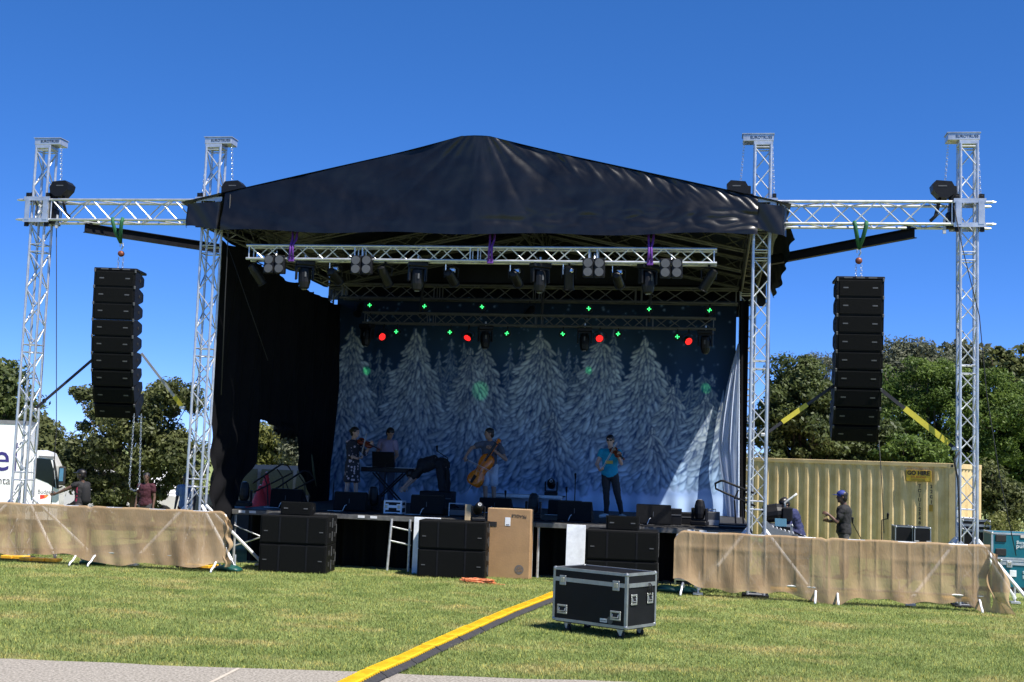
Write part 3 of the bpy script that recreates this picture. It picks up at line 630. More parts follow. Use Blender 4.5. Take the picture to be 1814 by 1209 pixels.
for s, X in ((-1, DX0), (1, DX1)): MB().box((X+s*.012, (DY0+DY1)/2, DZ-.055), (.022, DY1-DY0-.05, .085)).build('edge_rail', EDGE, deck)
for k, (xa, xb) in enumerate(((-4.7, -3.6), (-3.6, -4.7))): bar('cross_brace', (xa, DY0+.02+.05*k, .72), (xb, DY0+.02+.05*k, .33), .014, STEEL, deck)
lf = px(705, 905, 0); q = pz(706, 1009); 
for dx in (-.03, .32): bar('front_leg', (q.x+dx-.05*(dx < 0), DY0-.03, .02), (q.x+dx, DY0-.03, DZ-.06), .024, STEEL, deck, 8)
for z in (.78, .52): bar('rung', (q.x-.05, DY0-.03, z+.05), (q.x+.35, DY0-.03, z-.02), .016, STEEL, deck)
def skirt(u, v): X = DX0+.1+(DX1-DX0-.2)*u; return Vector((X, 1.75+.05*math.sin(X*17)+.03*math.sin(X*31), .02+.95*v))
MB().sheet(skirt, 400, 4).build('skirt', DRAPE, deck, smooth=True)
TAPE = mat('white_tape', (.7, .7, .7), .6)
for x in (428, 447, 505, 640, 662, 757, 905, 1105, 1225, 1246):
    q = py(x, 912, DY0-.03); MB().box((q.x, DY0-.026, DZ-.045), (.13, .006, .045)).build('tape_label', TAPE, deck)
# low riser frames at the back and a raised strip at the open end
for i, (xa, xb, Y, lab) in enumerate(((865, 940, 6.9, 'behind the cellist'), (905, 985, 7.2, 'under the floor light'))):
    A, B = py(xa, 880, Y), py(xb, 880, Y); o = thing('riser', ((A.x+B.x)/2, Y+.5, DZ), 'low silver-edged riser '+lab, 'riser', 'low risers'); W_ = B.x-A.x+.3
    MB().box((0, 0, .30), (W_, 1.0, .03)).build('riser_top', PLY, o); MB().box((0, -.505, .29), (W_, .02, .07)).build('riser_edge', STEEL, o)
    for sx in (-1, 1):
        for sy in (-1, 1): bar('leg', (sx*(W_/2-.05), sy*.45, 0), (sx*(W_/2-.05), sy*.45, .28), .022, STEEL, o)
# ------------------------------------------------------------------ loudspeakers
def array_box_meshes():
    W_ = .78; P_ = [(-.27, .1475), (-.02, .1475), (.22, .09), (.27, .06), (.27, -.06), (.22, -.09), (-.02, -.1475), (-.27, -.1475)]   # (depth, height)
    MYZ = Matrix(((0, 0, 1, 0), (1, 0, 0, 0), (0, 1, 0, 0), (0, 0, 0, 1)))
    body = MB().prism(P_, -W_/2+.012, W_/2-.012, MYZ).mesh('cabinet', BLK)
    gr = MB().box((0, -.272, 0), (W_-.09, .02, .262), ch=.006).mesh('grille', GRILLE)
    badge = MB().box((0, -.2835, 0), (.085, .004, .022)).mesh('badge', GREYMK)
    side = MB().prism([(a*1.0, b) for a, b in P_], -.008, .008, MYZ).mesh('side_plate', BLKMET)
    hn = MB().lathe([(.001, .004), (.03, .004), (.035, 0)], 12, Matrix.Translation((0, 0.02, 0)) @ Matrix.Rotation(R(90), 4, 'Y')).mesh('handle_recess', RUB)
    pin = MB().box((0, -.27, 0), (.03, .035, .06), ch=.006).mesh('rigging_pin', GREYMK)
    return body, gr, badge, side, hn, pin
ABX = array_box_meshes()
SPL = [1, 1.2, 1.6, 2, 2.6, 3.6, 5.5, 8, 10]
def line_array(X, zt, yaw, label):
    o = thing('line_array', (X, 0, zt), label, 'loudspeaker', 'hanging line arrays', yaw)
    # fly frame
    MB().box((0, .05, .03), (.80, .62, .05), ch=.01).box((0, .42, .02), (.12, .35, .06)).build('fly_frame', BLKMET, o)
    fb = MB(); [fb.box((a, -.265, .03), (.14, .004, .02)) for a in (-.2, 0, .2)]; fb.build('frame_badge', GREYMK, o)
    y, z, ang = 0.0, 0.0, 0.0
    for i in range(9):
        ang += R(SPL[i]); h = .295
        dirv = Vector((0, math.sin(ang), -math.cos(ang)))
        c0 = Vector((0, y, z)); 
        cen = c0+dirv*h/2; M = Matrix.Translation(cen) @ Matrix.Rotation(ang, 4, 'X')
        b = thing_part('speaker_box', o, M)
        body = put('cabinet', ABX[0], b); put('grille', ABX[1], b)
        for s in (-1, 1): put('side_plate', ABX[3], b, (s*.378, 0, 0))
        for s in (-1, 1): put('badge', ABX[2], b, (s*.24, 0, .01))
        for s in (-1, 1): put('handle_recess', ABX[4], b, (s*.388, 0, 0)); put('rigging_pin', ABX[5], b, (s*.375, 0, .148))
        y, z = (c0+dirv*h).y, (c0+dirv*h).z
    return o
def thing_part(name, parent, M):
    e = bpy.data.objects.new(name, None); col.objects.link(e); e.parent = parent; e.matrix_basis = M; e.empty_display_size = .1; return e
GREENW = mat('green_webbing', (0.01, 0.10, 0.035), .7); HOOK = mat('orange_hook', (0.22, 0.06, 0.03), .5, .2)
for key, xx, lab, yw in (('l', 212, 'beside the truck', R(9)), ('r', 1521, 'before the container', R(1))):
    q = py(xx, 490, 0); X = q.x
    line_array(X, 5.36, yw, 'curved hanging line array of nine black loudspeakers '+lab)
    o = thing('green_sling', (X, -.1, 5.9), 'green lifting sling over the side truss, array '+lab, 'sling', 'green slings')
    for s in (-1, 1): MB().path([(s*.10, -.12, .46), (s*.09, -.14, .38), (s*.05, -.08, .2), (0, 0.05, 0.02)], [.03, .035, .035, .03], 8).build('strap', GREENW, o, smooth=True)
    o = thing('hand_chain_hoist', (X, 0, 5.6), 'small orange hand chain hoist above the array '+lab, 'hoist', 'small hand hoists')
    MB().lathe([(.015, -.05), (.05, -.04), (.06, 0), (.05, .04), (.015, .05)], 14, Matrix.Translation((0, 0, .12)) @ Matrix.Rotation(R(90), 4, 'X')).build('gear_case', HOOK, o, smooth=True)
    MB().path([(0, 0, .2), (.03, 0, .26), (.02, 0, .32), (-.03, 0, .31), (-.03, 0, .26)], .014, 6).build('hook', CHAIN, o)
    for s in (-1, 1): links([(s*.045, 0, .05), (s*.045, 0, -.19)], .045, .005).build('load_chain', CHAIN, o)
# loop of hand chain under the array by the truck; thin one by the container
A = py(247, 745, .25); B = py(240, 870, .25)
pts = [(A.x+.03, .25, 2.75)]+[(B.x-.03+.10*math.cos(t), .25, B.z+.12+.12*math.sin(t)) for t in (0, -.6, -1.2, -1.9, -2.5, -3.1)]+[(A.x-.11, .25, 2.75)]
o = links(pts, .04, .004).build('hand_chain', CHAIN); tag(o, 'loop of bright hand chain hanging below the array by the truck', 'chain')
# tie-back straps of the arrays
STRAPB = mat('black_webbing', (.012, .012, .016), .6); STRAPY = mat('yellow_webbing', (.46, .40, .03), .6); STRAPG = mat('grey_webbing', (.30, .31, .34), .5)
def strap(a, b, m1, m2, f0, f1, label, wid=.05):
    a, b = Vector(a), Vector(b); d = (b-a); Ln = d.length; dn = d.normalized(); sd = Vector((0, 1, 0)).cross(dn).normalized()
    o = thing('ratchet_strap', a, label, 'strap', 'ratchet straps of the arrays')
    def piece(s0, s1, w_, m, nm):
        p0, p1 = dn*(Ln*s0), dn*(Ln*s1); off = Vector((0, .004 if nm == 'strap' else -.004, 0))
        MB().add([p0-sd*w_+off, p1-sd*w_+off, p1+sd*w_+off, p0+sd*w_+off, p0-sd*w_+off+Vector((0, .004, 0)), p1-sd*w_+off+Vector((0, .004, 0)), p1+sd*w_+off+Vector((0, .004, 0)), p0+sd*w_+off+Vector((0, .004, 0))], [(0, 1, 2, 3), (7, 6, 5, 4), (0, 4, 5, 1), (1, 5, 6, 2), (2, 6, 7, 3), (3, 7, 4, 0)]).build(nm, m, o)
    piece(0, 1, wid/2, m1, 'strap')
    if m2: piece(f0, f1, wid*.8, m2, 'sleeve')
    MB().box(dn*(Ln*.985), (.12, .06, .06), ch=.01).build('ratchet', STEEL, o)
strap(py(170, 632, .15), py(58, 728, .1), STRAPB, None, 0, 0, 'dark ratchet strap from array down to the tower by the truck', .055)
strap(py(250, 626, .2), py(325, 724, .6), STRAPG, STRAPY, .78, .97, 'grey and yellow ratchet strap from array toward the drape', .05)
strap(py(1482, 680, .2), py(1352, 772, .1), STRAPB, STRAPY, .40, .74, 'black strap with bright yellow sleeve toward the open end tower', .05)
strap(py(1560, 690, .2), py(1695, 797, .1), STRAPB, STRAPY, .32, .90, 'strap with long yellow sleeve toward the tower beside the container', .06)
# ---- subwoofers
def sub_meshes():
    W_, D_, H_ = 1.22, .80, .505
    return dict(body=MB().box((0, D_/2, H_/2), (W_, D_, H_), ch=.012).mesh('cabinet', BLK), gr=MB().box((0, -.006, H_/2), (W_-.06, .02, H_-.05), ch=.006).mesh('grille', GRILLE),
        seam=MB().box((0, -.019, H_/2), (.03, .006, H_-.06)).mesh('grille_bar', BLKMET), badge=MB().box((0, -.0205, H_/2), (.07, .006, .016)).mesh('badge', GREYMK),
        hand=MB().box((0, 0, 0), (.012, .11, .085), ch=.005).mesh('handle', RUB), rail=MB().box((0, 0, 0), (.014, .03, .17), ch=.003).mesh('rigging_rail', GREYMK))
SM = sub_meshes()
def sub_stack(c0, c1, labs):
    c0, c1 = Vector(c0), Vector(c1); yaw = math.atan2(c1.y-c0.y, c1.x-c0.x); cen = (c0+c1)/2
    for i in range(2):
        o = thing('subwoofer', (cen.x, cen.y, i*.508), ('black subwoofer standing on the grass under another, ' if i == 0 else 'black subwoofer stacked upon another, ')+labs, 'subwoofer', 'black subwoofers along the stage front', yaw)
        put('cabinet', SM['body'], o); put('grille', SM['gr'], o)
        for s in (-1, 1): put('grille_bar', SM['seam'], o, (s*.25, 0, 0)); put('badge', SM['badge'], o, (s*.5, 0, -.03))
        for s in (-1, 1):
            for (y, z) in ((.2, .36), (.2, .16), (.62, .36), (.62, .16)): put('handle', SM['hand'], o, (s*.612, y, z))
            for (y, z) in ((.4, .38), (.4, .14), (.74, .26)): put('rigging_rail', SM['rail'], o, (s*.612, y, z))
    return cen, yaw
sL = sub_stack((-3.71, -.13, 0), (-2.49, -.02, 0), 'nearest the burlap by the truck')
sM = sub_stack((-.93, .38, 0), (.29, .44, 0), 'beside the big carton')
sR = sub_stack((2.15, -.30, 0), (3.37, -.26, 0), 'behind the road case')
# front fills on the subs
def fill(x, Y, z, yaw, lab, W_=.56, H_=.24):
    o = thing('front_fill_speaker', (x, Y, z), 'small black loudspeaker lying on the subwoofers '+lab, 'loudspeaker', 'front fill loudspeakers', yaw)
    P_ = [(0, 0), (.30, .03), (.34, .06), (.34, H_-.06), (.30, H_-.03), (0, H_)]
    MB().prism(P_, -W_/2, W_/2, Matrix(((0, 0, 1, 0), (1, 0, 0, 0), (0, 1, 0, 0), (0, 0, 0, 1)))).build('cabinet', BLK, o)
    MB().box((0, -.005, H_/2), (W_-.05, .02, H_-.02), ch=.005).build('grille', GRILLE, o)
    for s in (-1, 1): MB().box((s*.18, -.018, H_/2), (.075, .006, .02)).build('badge', GREYMK, o); MB().box((s*W_/2, .15, H_/2), (.01, .05, .05)).build('handle_recess', RUB, o)
fill(-3.13, .08, 1.014, R(5), 'nearest the burlap by the truck'); fill(2.75, -.15, 1.014, R(2), 'behind the road case')
# ---- stage monitors
def wedge(x, yb, Y, lab, W_=.64, H_=.37, rz=0):
    q = py(x, yb, Y); o = thing('monitor_wedge', (q.x, Y, DZ), 'black monitor wedge seen from behind '+lab, 'monitor speaker', 'monitor wedges on the stage', rz)
    P_ = [(0, 0.03), (.03, 0), (.50, 0), (.52, .05), (.13, H_), (.05, H_-.01)]
    MB().prism(P_, -W_/2, W_/2, Matrix(((0, 0, 1, 0), (1, 0, 0, 0), (0, 1, 0, 0), (0, 0, 0, 1)))).build('cabinet', BLK, o)
    MB().box((0, .10, H_+.002), (W_-.02, .06, .012)).build('top_edge', BLKPL, o)
    MB().path([(-.05, -.005, .13), (-.07, -.05, .11), (-.10, -.07, .03), (-.11, -.06, .005), (-.4, -.1, .006)], .008, 5).build('cable', TAPE, o, smooth=True)
    for s in (-1, 1): MB().box((s*(W_/2), .22, .16), (.012, .10, .05)).build('handle_recess', RUB, o)
    MB().box((.0, -.004, H_*.55), (.012, .008, .09)).build('badge', GREYMK, o)
for a in ((505, 895, 2.3, 'by the red traffic cones'), (618, 903, 2.0, 'before the violinist in the floral dress'), (755, 909, 1.9, 'beside the small silver case'), (1017, 922, 1.75, 'beside the violinist in blue'), (1157, 928, 1.75, 'near the open end of the stage')): wedge(*a)
wedge(876, 893, 4.2, 'at the feet of the cellist', .66, .30); wedge(1000, 905, 4.4, 'deep on stage behind another wedge', .7, .3)
# floor-standing moving lights
for x, Y, lab in ((432, 2.2, 'beside the drape and red cones'), (661, 2.6, 'between wedges near the keyboard'), (945, 2.2, 'near the carton'), (1240, 2.4, 'at the open end of the stage')):
    q = py(x, 890, Y); mhead('floor_moving_light', 'black moving light standing on stage '+lab, (q.x, Y, DZ), 'moving lights standing on the deck', R(random.uniform(-8, 8)), R(random.uniform(-25, 25)), False, .92)
q = py(975, 880, 7.4); mhead('floor_moving_light', 'black moving light standing on the low riser', (q.x, 7.5, DZ+.315), 'moving lights standing on the deck', R(70), R(5), False, .9)
mhead('floor_moving_light', 'black moving light standing on the subwoofers beside the carton', (sM[0].x+.42, .62, 1.016), 'moving lights standing on the deck', R(60), R(20), False, .75)
# boxes on deck
def flightcase(name, label, loc, d, rz, body, group=None, latches=True, lid=.3, trim=CTRIM, tr=.022, wheels=0.0, corners=True):
    W_, D_, H_ = d; o = thing(name, loc, label, 'flight case', group, rz); z0 = wheels
    MB().box((0, 0, z0+H_/2), (W_-.012, D_-.012, H_-.012)).build('panel_box', body, o)
    e = MB()
    for sx in (-1, 1):
        for sy in (-1, 1): e.box((sx*(W_/2-tr/2), sy*(D_/2-tr/2), z0+H_/2), (tr, tr, H_-2*tr-.002))
    for sz in (0, 1):
        z = z0+tr/2 if sz == 0 else z0+H_-tr/2
        for sy in (-1, 1): e.box((0, sy*(D_/2-tr/2), z), (W_, tr, tr))
        for sx in (-1, 1): e.box((sx*(W_/2-tr/2), 0, z), (tr, D_-2*tr-.002, tr))
    e.build('edge_trim', trim, o)
    if lid:
        zl = z0+H_*(1-lid); b = MB()
        for sy in (-1, 1): b.box((0, sy*(D_/2-.003), zl), (W_-2*tr-.004, .018, .05))
        for sx in (-1, 1): b.box((sx*(W_/2-.003), 0, zl), (.018, D_-2*tr-.004, .05))
        b.build('lid_band', trim, o)
        if latches:
            for sx in (-1, 1):
                l = MB().box((sx*W_*.36, -D_/2-.008, zl-.01), (.10, .012, .12), ch=.004).build('latch', trim, o)
                MB().box((sx*W_*.36, -D_/2-.016, zl-.005), (.055, .012, .06), ch=.004).build('latch_tongue', mat('brass_latch', (.45, .42, .33), .35, .8), l)
    if corners:
        for sx in (-1, 1):
            for sy in (-1, 1):
                for sz in (0, 1):
                    MB().ell((sx*(W_/2-.02), sy*(D_/2-.02), z0+.02+(H_-.04)*sz), (.030, .030, .030), nu=8, nv=6).build('ball_corner', trim, o, smooth=True)
    return o
CASEB = mat('black_case_panel', (.007, .007, .008), .5, 0, .3, 3, .1, 300, spec=.2); TEALC = mat('teal_case_panel', (.0, .115, .16), .45, 0, .1, 4)
q = py(697, 905, 1.9); flightcase('small_case', 'small silver-edged case on the deck between two wedges', (q.x, 2.0, DZ), (.36, .28, .25), R(-3), CASEB, None, True, .45, WHITE, .03, corners=False)
q = py(810, 905, 1.9)
o = thing('equipment_rack', (q.x, 2.1, DZ), 'low open black rack of electronics beside the carton', 'rack')
MB().box((0, 0, .07), (.34, .3, .13), ch=.01).build('rack_body', BLKPL, o); MB().box((0, -.155, .07), (.30, .01, .10)).build('rack_face', GREYMK, o)
fr = MB(); [fr.tube((s*.17, -.15, 0), (s*.17, -.15, .24), .01) for s in (-1, 1)]; fr.tube((-.17, -.15, .24), (.17, -.15, .24), .01).build('rack_frame', STEEL, o)
q = py(1262, 920, 2.6)
o = thing('grey_box', (q.x, 2.7, DZ), 'grey electronics box with handle beside the open end light', 'electronics box')
MB().box((0, 0, .13), (.28, .3, .26), ch=.012).build('box_body', mat('dark_grey_box', (.045, .047, .05), .5), o); MB().box((0, -.155, .06), (.25, .01, .1)).build('face_plate', mat('pale_grey_plate', (.22, .23, .25), .5), o)
MB().path([(-.06, 0, .26), (-.06, 0, .30), (.06, 0, .30), (.06, 0, .26)], .01, 6).build('handle', ALU, o)
for i, (x, yb, Y, d, lab) in enumerate(((1195, 928, 2.4, (.26, .3, .30), 'behind the end wedge'), (1222, 925, 2.9, (.5, .4, .22), 'under the backdrop sunlight'), (775, 895, 5.0, (.7, .5, .38), 'behind wedges near the cellist'), (1300, 930, 1.9, (.55, .5, .08), 'flat at the open end of the deck'))):
    q = py(x, yb, Y); o = thing('black_crate', (q.x, Y, DZ), 'black equipment crate '+lab, 'crate', 'black crates on the deck')
    MB().box((0, 0, d[2]/2), d, ch=.012).build('crate_body', CASEB, o); MB().box((0, -d[1]/2-.004, d[2]*.62), (d[0]-.02, .008, .02)).build('crate_band', GREYMK, o)
# keyboard on its stand
q = py(690, 830, 6.0)
o = thing('keyboard_stand', (q.x, 6.0, DZ), 'folding black stand under the electronic keyboard', 'stand')
for s in (-1, 1): bar('leg', (-.35, s*.14, .02), (.35, s*.14, .72), .018, BLKPL, o); bar('leg', (.35, s*.14, .02), (-.35, s*.14, .72), .018, BLKPL, o)
o = thing('keyboard', (q.x, 6.0, DZ+.735), 'black electronic keyboard with music rest before the man in mauve', 'keyboard')
MB().box((0.02, 0, .05), (1.28, .34, .10), ch=.012).build('case', BLKPL, o)
MB().box((.02, .10, .108), (1.15, .14, .015)).build('key_bed', mat('ivory_keys', (.7, .69, .64), .4), o)
MB().box((-.12, -.12, .28), (.52, .02, .36), M=Matrix.Rotation(R(14), 3, 'X'), ch=.006).build('music_rest', BLKPL, o)
# mic stands
def micstand(x, yb, Y, h, lab, z0=DZ, boom=None, grp='microphone stands'):
    q = py(x, yb, Y); o = thing('microphone_stand', (q.x, Y, z0), 'thin black microphone stand '+lab, 'microphone stand', grp)
    for k in range(3): t = k*2.094+.4; bar('leg', (0, 0, .12), (.3*math.cos(t), .3*math.sin(t), .01), .011, BLKPL, o)
    bar('pole', (0, 0, .05), (0, 0, h), .012, BLKPL, o); tip = Vector((0, 0, h))
    if boom: tip = Vector(boom); bar('boom', (0, 0, h), tip, .010, BLKPL, o)
    MB().cap(tip, .016, tip+Vector((0, -.02, .10)), .026, 10).build('microphone', BLKMET, o, smooth=True)
micstand(895, 890, 5.2, .33, 'with short pole beside the cellist'); micstand(1003, 890, 5.6, .45, 'with short pole behind a wedge'); micstand(1018, 890, 5.8, .75, 'taller, behind the violinist in blue'); micstand(790, 890, 5.8, 1.1, 'with boom beside the bending person', boom=(-.25, 0, 1.25)); micstand(680, 880, 5.4, .9, 'near the keyboard', boom=(.2, -.1, 1.05))
# cables on deck
for i in range(5):
    x0, x1 = (-3.6, 0.4, .9, 2.2, 3.4)[i], (-1.2, 2.0, 2.0, 4.3, 4.6)[i]; P_ = [(x0+(x1-x0)*k/26, 1.35+.10*math.sin(k*1.3+i)+.2*random.random()+.15*i*.2, DZ+.008+.012*random.random()) for k in range(27)]
    o = MB().path(P_, .009, 5).build('deck_cable', RUB, smooth=True); tag(o, ('black cable lying across the deck between the first wedges', 'black cable lying on the deck beside the carton', 'black cable snaking behind the carton', 'black cable behind the end wedge', 'black cable at the open end of the deck')[i], 'cable', 'cables on the deck')
# hand rails of the stairs (both sides)
def handrail(pts_px, X, lab):
    o = thing('handrail', (0, 0, 0), lab, 'handrail', 'black stair handrails')
    return o
o = thing('handrail', (-5.6, 3.6, DZ), 'black tubular stair handrails slanting before the dark vehicle', 'handrail', 'black stair handrails')
for k, (dy, dx) in enumerate(((0, 0), (.8, .5))):
    A, B, C_, D_ = py(448, 856, 3.6+dy), py(505, 823, 3.6+dy), py(518, 838, 3.6+dy), py(450, 872, 3.6+dy); O = Vector((-5.6, 3.6, DZ)); sh = Vector((dx, 0, -.12*k))
    MB().path([A-O+sh, B-O+sh+Vector((-.08, 0, 0)), B-O+sh+Vector((.06, 0, -.02)), C_-O+sh, D_-O+sh], .02, 6).build('rail', BLKMET, o, smooth=True)
    for f in (.35, .75): p0 = A.lerp(B, f)-O+sh; p1 = D_.lerp(C_, f)-O+sh; bar('spindle', p0, p1, .014, BLKMET, o); bar('post', p1, p1+Vector((.05, 0, -.6)), .014, BLKMET, o)
o = thing('handrail', (4.9, 3.0, DZ-.2), 'black tubular stair handrails beside the open end tower', 'handrail', 'black stair handrails')
O = Vector((4.9, 3.0, DZ-.2)); A, B, C_, D_ = py(1340, 876, 3.0), py(1277, 852, 3.0), py(1268, 866, 3.0), py(1338, 897, 3.0); E_ = py(1283, 873, 3.0)
MB().path([A-O, B-O+Vector((.05, 0, 0)), B-O, py(1267, 857, 3)-O, C_-O, E_-O, D_-O], .022, 6).build('rail', BLKMET, o, smooth=True)
for (xa, ya, xb, yb) in ((1308, 868, 1301, 885), (1322, 874, 1315, 890), (1301, 886, 1304, 940), (1315, 892, 1318, 945)): bar('post', py(xa, ya, 3)-O, py(xb, yb, 3)-O, .017, BLKMET, o)
# white panels leaning on the subs, carton, orange cable
WPAN = mat('white_board', (.74, .77, .80), .5)
o = MB().box((.25, 0, .515), (.5, .03, 1.03), ch=.004).build('white_board', WPAN); o.location = (py(730, 1000, .98).x, .98, 0); o.rotation_euler = (R(-2), 0, 0); tag(o, 'white board standing against the subwoofers with small deck leg beside it', 'board', 'white boards')
o = MB().box((0, 0, .51), (.34, .04, 1.03), ch=.004).build('white_board', WPAN); q = py(1019, 980, .75); o.location = (q.x, .75, 0); o.rotation_euler = (R(-3), 0, 0); tag(o, 'white board standing behind the road case', 'board', 'white boards')
CARD = mat('cardboard', (.36, .215, .105), .8, 0, .1, 3, .12, 30); CARDL = mat('carton_tape', (.52, .38, .22), .5)
q0, q1 = py(862, 960, .95), py(937, 1010, .95)
o = thing('carton', ((q0.x+q1.x)/2, .95, 0), 'large brown cardboard carton standing on edge beside the subwoofers', 'carton', rz=R(-5)); cw = q1.x-q0.x+.02
MB().box((0, .11, .625), (cw, .22, 1.25), ch=.008).build('carton_box', CARD, o); MB().box((0, .11, 1.252), (cw-.02, .20, .006)).build('top_flap', CARDL, o)
MB().box((-.02, -.003, 1.02), (.10, .004, .15)).build('paper_label', WHITE, o); MB().box((-.02, -.006, .965), (.06, .003, .012)).build('label_print', GREYMK, o); MB().box((-.30, -.003, .965), (.15, .006, .085)).build('hand_hole', RUB, o)
PRN = mat('carton_print', (.07, .055, .045), .8)
text('FRAGILE', .075, PRN, o, Matrix.Translation((.19, -.004, 1.13)) @ Matrix.Rotation(R(183), 4, 'Y') @ FRONT, 'handwriting')
MB().lathe([(.001, 0), (.085, 0), (.085, .002), (.001, .002)], 28, Matrix.Translation((.22, -.001, .17)) @ Matrix.Rotation(R(90), 4, 'X')).build('round_stamp', mat('stamp_grey', (.14, .12, .11), .8), o)
text('LIFT', .05, CARD, o, Matrix.Translation((.22, -.005, .195)) @ Matrix.Rotation(R(-12), 4, 'Y') @ FRONT, 'stamp_lettering', .001); text('CARE', .05, CARD, o, Matrix.Translation((.22, -.005, .145)) @ Matrix.Rotation(R(-12), 4, 'Y') @ FRONT, 'stamp_lettering', .001)
q = py(845, 890, 1.0); o = MB().box((0, 0, .6), (.10, .10, 1.2)).build('timber_post', mat('pale_timber', (.50, .38, .22), .7, 0, .2, 9)); o.location = (-.16, 1.02, .1); tag(o, 'pale timber upright behind the carton', 'timber')
OR = mat('orange_cable', (.62, .10, .02), .5, 0, .1, 20, c2=(.66, .30, .14)); q = pz(845, 1034); cb = MB(); P_ = []
for k in range(260):
    t = k*.33; r_ = .20+.05*math.sin(k*.37)+.04*math.sin(k*1.7); P_.append((r_*1.15*math.cos(t), r_*.55*math.sin(t), .015+.05*(k/260)+.02*abs(math.sin(k*.9))))
P_ += [(.3+.05*k, -.05-.01*k, .012) for k in range(5)]
o = cb.path(P_, .008, 5).build('orange_cable_coil', OR, smooth=True); o.location = q; tag(o, 'coil of orange cable lying on the grass before the subwoofers', 'cable')
# crumpled paper cups on the deck edge by the carton
q = py(832, 900, 1.3)
# ------------------------------------------------------------------ people
SKIN = {}
def skin(k, c): return mat('skin_'+k, c, .55, 0, .08, 20)
SK1 = skin('fair', (.50, .31, .23)); SK2 = skin('tan', (.36, .21, .14)); SK3 = skin('dark', (.12, .065, .045))
HAIR = mat('dark_hair', (.012, .009, .008), .5, 0, .3, 80)
def V3(a): return Vector(a)
def remesh(o, vox, sm=2):
    m = o.modifiers.new('remesh', 'REMESH'); m.mode = 'VOXEL'; m.voxel_size = vox; m.use_smooth_shade = True
    s = o.modifiers.new('smooth', 'SMOOTH'); s.factor = .5; s.iterations = sm
FOLD = bpy.data.textures.new('cloth_folds', 'CLOUDS'); FOLD.noise_scale = .11; FOLD.noise_depth = 2
def folds(o, k=.045):
    d = o.modifiers.new('folds', 'DISPLACE'); d.texture = FOLD; d.texture_coords = 'GLOBAL'; d.strength = k; d.mid_level = .3
def ring(c, rx, ry, ax=None, n=16, right=None, fwd=None):
    return [c + right*(rx*math.cos(2*math.pi*i/n)) + fwd*(ry*math.sin(2*math.pi*i/n)) for i in range(n)]
DEF = dict(hipL=(-.09, 0, .92), hipR=(.09, 0, .92), kneeL=(-.10, -.02, .49), kneeR=(.10, -.02, .49), ankL=(-.10, .02, .09), ankR=(.10, .02, .09), toeL=(-.13, -.17, .03), toeR=(.13, -.17, .03),
           pel=(0, 0, .95), waist=(0, 0, 1.10), chest=(0, 0, 1.30), neck=(0, .01, 1.47), head=(0, -.02, 1.63), shL=(-.175, .0, 1.40), shR=(.175, .0, 1.40), elL=(-.24, .02, 1.12), elR=(.24, .02, 1.12), wrL=(-.25, -.05, .86), wrR=(.25, -.05, .86),
           hdL=(0, -.2, -1), hdR=(0, -.2, -1), face=(0, -1, 0), w=1.0)
def limb(m_, a, b, c, ra, rb, rc, inf=0):
    m_.cap(a, ra+inf, b, rb+inf); m_.cap(b, rb+inf, c, rc+inf)
def torso(m_, J, inf=0.0, top=True, bottom=True, f0=1.0, slim=1.0):
    sh = (V3(J['shR'])-V3(J['shL'])); rt = Vector((sh.x, sh.y, 0)).normalized(); hp = V3(J['hipR'])-V3(J['hipL']); rh = Vector((hp.x, hp.y, 0)).normalized(); up_ = Vector((0, 0, 1))
    seq = []
    P_, W_, C_, N_ = V3(J['pel']), V3(J['waist']), V3(J['chest']), V3(J['neck'])
    ax = (N_-P_).normalized(); 
    for c, rx, ry, r_ in ((P_-ax*.10, .12, .085, rh), (P_-ax*.03, .165, .115, rh), (P_+ax*.05, .16, .112, rh), (W_, .135*slim, .095, (rh+rt).normalized()), (C_-ax*.05, .155*slim, .11, rt), (C_+ax*.04, .168*slim, .115, rt), (C_+ax*.11, .15*slim, .095, rt), (N_-ax*.02, .075, .065, rt)):
        a = (ax).cross(r_).normalized(); seq.append(ring(c, rx*J['w']+inf, ry*J['w']+inf, right=r_, fwd=a))
    m_.loft(seq)
def hand(m_, wr, d, rt, curl=.6, s=1.0):
    wr = V3(wr); d = V3(d).normalized(); rt = V3(rt); rt = (rt-d*rt.dot(d)).normalized(); nrm = d.cross(rt)
    m_.cap(wr, .024*s, wr+d*.035*s, .026*s); M = Matrix((rt, d, nrm)).transposed()
    m_.ell(wr+d*.055*s, (.040*s, .045*s, .017*s), M)
    for i, (o_, L_) in enumerate(((-.030, .068), (-.010, .078), (.010, .074), (.029, .058))):
        a = wr+d*.088*s+rt*o_*s; b = a+(d*math.cos(curl*.6)+nrm*math.sin(curl*.6))*L_*.45*s; c = b+(d*math.cos(curl*1.6)+nrm*math.sin(curl*1.6))*L_*.5*s
        m_.cap(a, .0095*s, b, .009*s, 8); m_.cap(b, .009*s, c, .008*s, 8)
    a = wr+d*.03*s-rt*.032*s; b = a+(d*.7-rt*.6+nrm*.3).normalized()*.045*s; m_.cap(a, .012*s, b, .010*s, 8); m_.cap(b, .010*s, b+(d*.8+nrm*.5).normalized()*.03*s, .009*s, 8)
